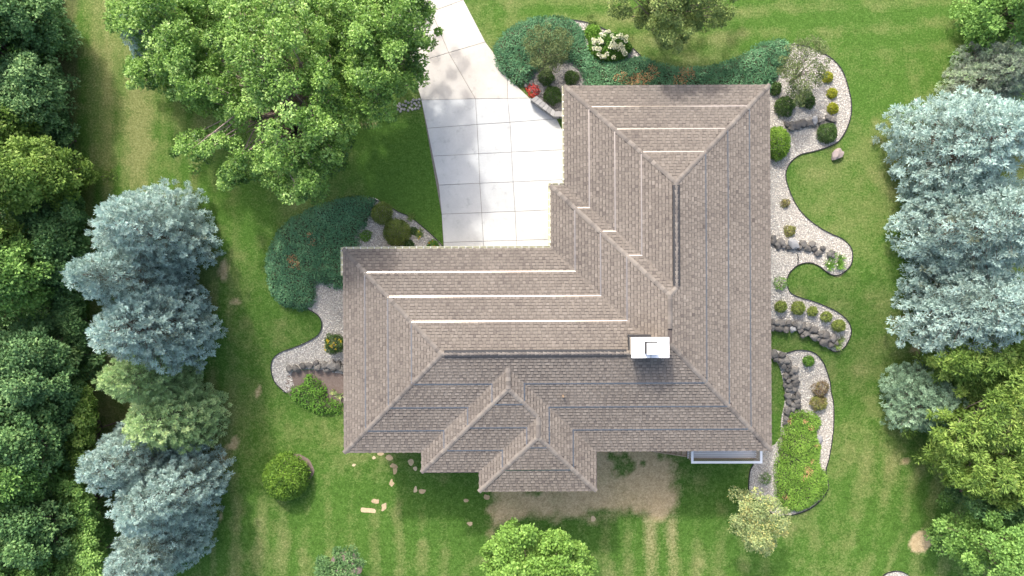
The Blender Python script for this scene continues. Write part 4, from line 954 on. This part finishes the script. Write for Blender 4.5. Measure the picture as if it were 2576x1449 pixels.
J1 = [(1242, 130), (1255, 95), (1290, 62), (1340, 42), (1390, 38), (1430, 45), (1460, 65), (1478, 100), (1500, 140), (1540, 155), (1600, 140), (1640, 150), (1700, 165), (1740, 168), (1800, 160), (1860, 140), (1910, 110), (1950, 97), (1975, 98), (1990, 115), (1985, 140), (1965, 180), (1945, 215), (1915, 240), (1700, 245), (1482, 240), (1468, 190), (1440, 160), (1400, 150), (1360, 165), (1330, 208), (1300, 212), (1270, 190), (1250, 165)]
juniper('long snaking dark green ground juniper above the garage roof', J1, .62, 'juniper', 201, 520, [(1610, 195, 22), (1560, 190, 16), (1722, 185, 24), (1640, 185, 14), (1590, 205, 14), (1700, 205, 16)])
J2 = [(940, 500), (900, 494), (850, 500), (790, 520), (730, 550), (690, 590), (670, 640), (668, 690), (680, 735), (705, 765), (745, 778), (775, 775), (795, 750), (795, 715), (830, 722), (890, 722), (900, 640), (905, 625), (900, 590), (925, 560), (942, 520)]
juniper('dark green ground juniper curving round the left end of the house', J2, .58, 'juniper', 202, 520, [(740, 662, 18), (728, 648, 9), (790, 610, 8), (780, 592, 8)])
J3 = [(1990, 1040), (2025, 1033), (2055, 1045), (2068, 1068), (2055, 1090), (2066, 1120), (2062, 1165), (2080, 1195), (2083, 1230), (2060, 1262), (2015, 1285), (1975, 1285), (1955, 1260), (1950, 1190), (1960, 1130), (1968, 1085)]
juniper('bright green ground juniper with orange tips at the lower right of the house', J3, .7, 'juniper_lime', 203, 640, [(1985, 1058, 9), (2025, 1180, 12), (2037, 1075, 8), (2015, 1195, 8), (2020, 1058, 6), (2036, 1160, 6), (1975, 1250, 8), (2050, 1120, 7)])
J4 = [(770, 940), (800, 955), (820, 980), (825, 1000), (858, 1015), (855, 1040), (815, 1046), (780, 1035), (745, 1015), (725, 995), (735, 975), (760, 965)]
juniper('bright green creeping plant in the mulch below the left stone wall', J4, .45, 'perennial', 204, 330, name='creeping_plant', L=.13, Wd=.075, tone=.5)

# --- shrubs -------------------------------------------------------------
def shrub(label, px, py, rpx, mat, h=1.0, per=1., L=.075, Wd=.045, seed=None, asp=1., name='round_shrub', cat='shrub', group=None, tone=.5, shell=.72, ragged=.1, flowers=None, nfl=0, fr=.05):
    seed = seed or int(px*7+py); r = np.random.default_rng(seed); g = G(px, py, h*rpx/F*H*.5); R = rpx/F*(H-g[2]); g[2] = float(terr(g[0], g[1]))
    t = thing(name, label, cat, g, group)
    n = int(2*math.pi*R*R*1250*per); d = norm(r.normal(0, 1, (n, 3))); d[:, 2] = np.abs(d[:, 2])*1.0-.12
    nn = VN(seed); bumpf = 1+ragged*(nn.fbm(d[:, 0]*2.2+d[:, 2]*1.5+9, d[:, 1]*2.2+9, 3)-.5)*2.5
    rad = (shell+(1-shell)*r.random(n)**.7)*bumpf
    pos = d*rad[:, None]*np.array([R*asp, R/asp, R*h]); pos[:, 2] = np.maximum(pos[:, 2]+R*h*.25, .03)
    Nn = norm(d+r.normal(0, .5, (n, 3))+np.array([0, 0, .3])); D = norm(d*.5+r.normal(0, .7, (n, 3)))
    V, Fc = leafset(pos, D, Nn, L*r.uniform(.7, 1.3, n), Wd*r.uniform(.7, 1.3, n))
    tn = np.clip(tone+(nn.fbm(d[:, 0]*3+5, d[:, 1]*3+5, 2)-.5)*.6+r.normal(0, .15, n), 0, 1)
    mk('foliage', V, Fc, M[mat], t, None, {'tone': np.repeat(tn, 2)})
    mb = MB()
    for k in range(9):
        q = norm(r.normal(0, 1, 3)); q[2] = abs(q[2])+.5; q = q/np.linalg.norm(q)*R*.8; mb.tube([(0, 0, -.02), q*.5*np.array([1, 1, h]), q*np.array([1, 1, h])], [.025, .015, .006], 4)
    mb.build('branches', M['bark'], t)
    if flowers:
        for k in range(nfl):
            a = r.uniform(0, 6.28); rr_ = R*math.sqrt(r.random())*.95; c = np.array([rr_*math.cos(a)*asp, rr_*math.sin(a)/asp, R*h*(1.25-.5*(rr_/R)**2)+.02])
            m = 26; dd = norm(r.normal(0, 1, (m, 3))); dd[:, 2] = np.abs(dd[:, 2])
            V, Fc = leafset(c+dd*fr*.55, dd+r.normal(0, .5, (m, 3)), dd, np.full(m, fr*.8), np.full(m, fr*.65)); mk('flower', V, Fc, M[flowers], t, None, {'tone': np.repeat(np.clip(r.normal(.5, .25, m), 0, 1), 2)})
    return t
def tuft(label, px, py, rpx, mat, n=60, seed=None, h=.35, name='leafy_perennial', cat='plant', group=None, flowers=None, nfl=0, W_=.035):
    seed = seed or int(px*5+py*3); r = np.random.default_rng(seed); g = G(px, py); R = rpx/F*(H-g[2]); t = thing(name, label, cat, g, group)
    ncl = max(1, int(R*R*22)); cl = np.stack([r.uniform(-1, 1, ncl)*R*.6, r.uniform(-1, 1, ncl)*R*.6, np.zeros(ncl)], 1); k = r.integers(0, ncl, n)
    a = r.uniform(0, 6.28, n); D = np.stack([np.cos(a), np.sin(a), r.uniform(.4, 1.6, n)], 1)
    V1, F1 = leafset(cl[k]+r.normal(0, .03, (n, 3))*[1, 1, 0], D, np.tile([0, 0, 1.], (n, 1)), r.uniform(.6, 1.1, n)*min(R, .45)*.9+.06, np.full(n, W_), .1)
    mk('leaves', V1, F1, M[mat], t, None, {'tone': np.repeat(np.clip(r.normal(.5, .2, n), 0, 1), 2)})
    for q in range(nfl):
        c = np.array([*(r.uniform(-.8, .8, 2)*R), h+r.uniform(0, .1)]); m = 8; dd = norm(r.normal(0, 1, (m, 3))); dd[:, 2] = abs(dd[:, 2])+.3
        V, Fc = leafset(np.tile(c, (m, 1)), dd, np.tile([0, 0, 1.], (m, 1)), np.full(m, .07), np.full(m, .045)); mk('flower', V, Fc, M[flowers], t, None, {'tone': np.repeat(r.uniform(.2, .9, m), 2)})
    return t
shrub('large ball shaped green shrub alone on the lower left lawn', 717, 1203, 60, 'ball', 1.15, .6, .11, .07, name='ball_shrub', ragged=.06)
shrub('smaller round shrub in gravel between juniper and driveway', 960, 536, 28, 'box', .9, tone=.45)
shrub('larger round shrub with a reddish patch in gravel by driveway', 998, 583, 36, 'box', .9, tone=.42)
shrub('small bright green shrub at the juniper edge near driveway gravel', 920, 594, 14, 'perennial', .8, .7, ragged=.3)
shrub('small dark shrub tucked right of the reddish round shrub', 1040, 581, 10, 'box_dark', .8)
shrub('small dark shrub under the eave right of the reddish round shrub', 1029, 616, 13, 'box_dark', .8, tone=.4)
tuft('spiky grass like plant at the lawn edge near the driveway', 1031, 549, 15, 'blade', 70)
tuft('yellowing daylily clump between round shrub and driveway corner', 1064, 590, 15, 'blade', 90, flowers='yellow', nfl=3)
shrub('low bright plant with red flowers under the eave at the driveway', 1090, 618, 15, 'perennial', .6, .8, flowers='orange', nfl=7, fr=.035, ragged=.25)
for lab, a, b, c in (('golden round shrub, uppermost of three along the upper right gravel edge', 2083, 194, 14), ('golden round shrub, middle of three along the upper right gravel edge', 2094, 234, 13), ('golden round shrub, lowest of three along the upper right gravel edge', 2096, 272, 14)):
    shrub(lab, a, b, c, 'gold', .9, 1.1, group='golden shrubs in the upper right gravel')
shrub('dark shrub touching the top right corner of the garage roof', 1951, 221, 17, 'box_dark', 1, tone=.6, ragged=.2)
shrub('dark shrub between garage corner and stone wall, left of the pair', 1976, 266, 25, 'box_dark', 1, tone=.55, ragged=.2)
shrub('dark shrub under the thin olive tree, right of the pair', 2030, 250, 22, 'box_dark', 1, tone=.5, ragged=.2)
shrub('round dark green shrub beside the upper right stone wall', 2083, 334, 26, 'box_dark', 1, tone=.62, ragged=.1)
shrub('big bright green rounded arborvitae against the right eave', 1958, 359, 37, 'ball', 1.1, .8, .1, .05, asp=.84, name='arborvitae', tone=.6)
shrub('small reddish tinged shrub in gravel, upper of two at mid right', 1976, 511, 11, 'brownleaf', .8, .7, ragged=.35, tone=.6)
shrub('small shrub with brown tips in gravel, lower of two at mid right', 1988, 580, 14, 'brownleaf', .8, .8, ragged=.35, tone=.75)
shrub('loose light green plant in gravel below the short stone wall', 1963, 713, 18, 'perennial', .6, .28, ragged=.4, name='leafy_plant', cat='plant', tone=.6)
for lab, a, b, c in (('round shrub nearest the roof in the row of five', 1965, 771, 15), ('largest round shrub, second in the row of five', 2009, 775, 18), ('smallest round shrub in the middle of the row of five', 2045, 783, 13), ('round shrub, fourth in the row of five', 2080, 797, 14), ('round shrub at the far right end of the row of five', 2111, 819, 17)):
    shrub(lab, a, b, c, 'box', 1., 1.1, group='row of five round shrubs', tone=.55)
tuft('clump of green perennials with white flowers at the short wall end', 2098, 655, 30, 'perennial', 330, flowers='petal', nfl=9)
tuft('grassy green perennials at the end of the curved stone wall', 2103, 862, 20, 'blade', 160)
shrub('small round shrub alone in gravel right of the tumbled wall', 2035, 908, 14, 'perennial', .9, 1.1, tone=.35)
shrub('half dead brown shrub above the bright juniper', 2065, 978, 21, 'brownleaf', .8, .5, ragged=.3, tone=.25)
shrub('green and brown shrub touching the top of the bright juniper', 2062, 1013, 22, 'brownleaf', .8, .8, ragged=.25, tone=.68)
for lab, a, b, c, tn in (('dark shrub under the olive tree in grey gravel, leftmost of three', 1375, 194, 20, .55), ('dark shrub in grey gravel near the juniper, rightmost of three', 1438, 195, 18, .55), ('dark round shrub in grey gravel next to the garage eave', 1392, 238, 24, .6)):
    shrub(lab, a, b, c, 'box_dark', 1, .9, ragged=.22, tone=tn, group='dark shrubs in the grey gravel bed')
shrub('red leaved plant at the end of the block wall', 1342, 229, 17, 'redleaf', .9, .28, .09, .05, ragged=.3, name='red_shrub')
shrub('dark shrub with yellow flowers against the left roof edge', 842, 866, 27, 'box_dark', 1, .8, ragged=.3, flowers='yellow', nfl=22, fr=.05, tone=.6)
tuft('small variegated hosta at the right of the mulch bed', 847, 990, 14, 'crab', 60, name='hosta', W_=.07)
shrub('hydrangea foliage covered with big cream flower heads above the juniper', 1534, 117, 44, 'perennial', .7, .6, .13, .08, asp=1.25, name='hydrangea', flowers='petal', nfl=48, fr=.125, tone=.35)
shrub('lime green leafy perennial just left of the hydrangea', 1492, 82, 20, 'perennial', .7, .7, .12, .07, name='leafy_plant', cat='plant', tone=.7)
tuft('pale grassy daylily clump at the upper edge of the gravel strip', 1484, 62, 24, 'blade', 170)
shrub('sparse green sapling in gravel right of the deck', 1925, 1205, 14, 'perennial', .9, .3, ragged=.4, name='leafy_plant', cat='plant')
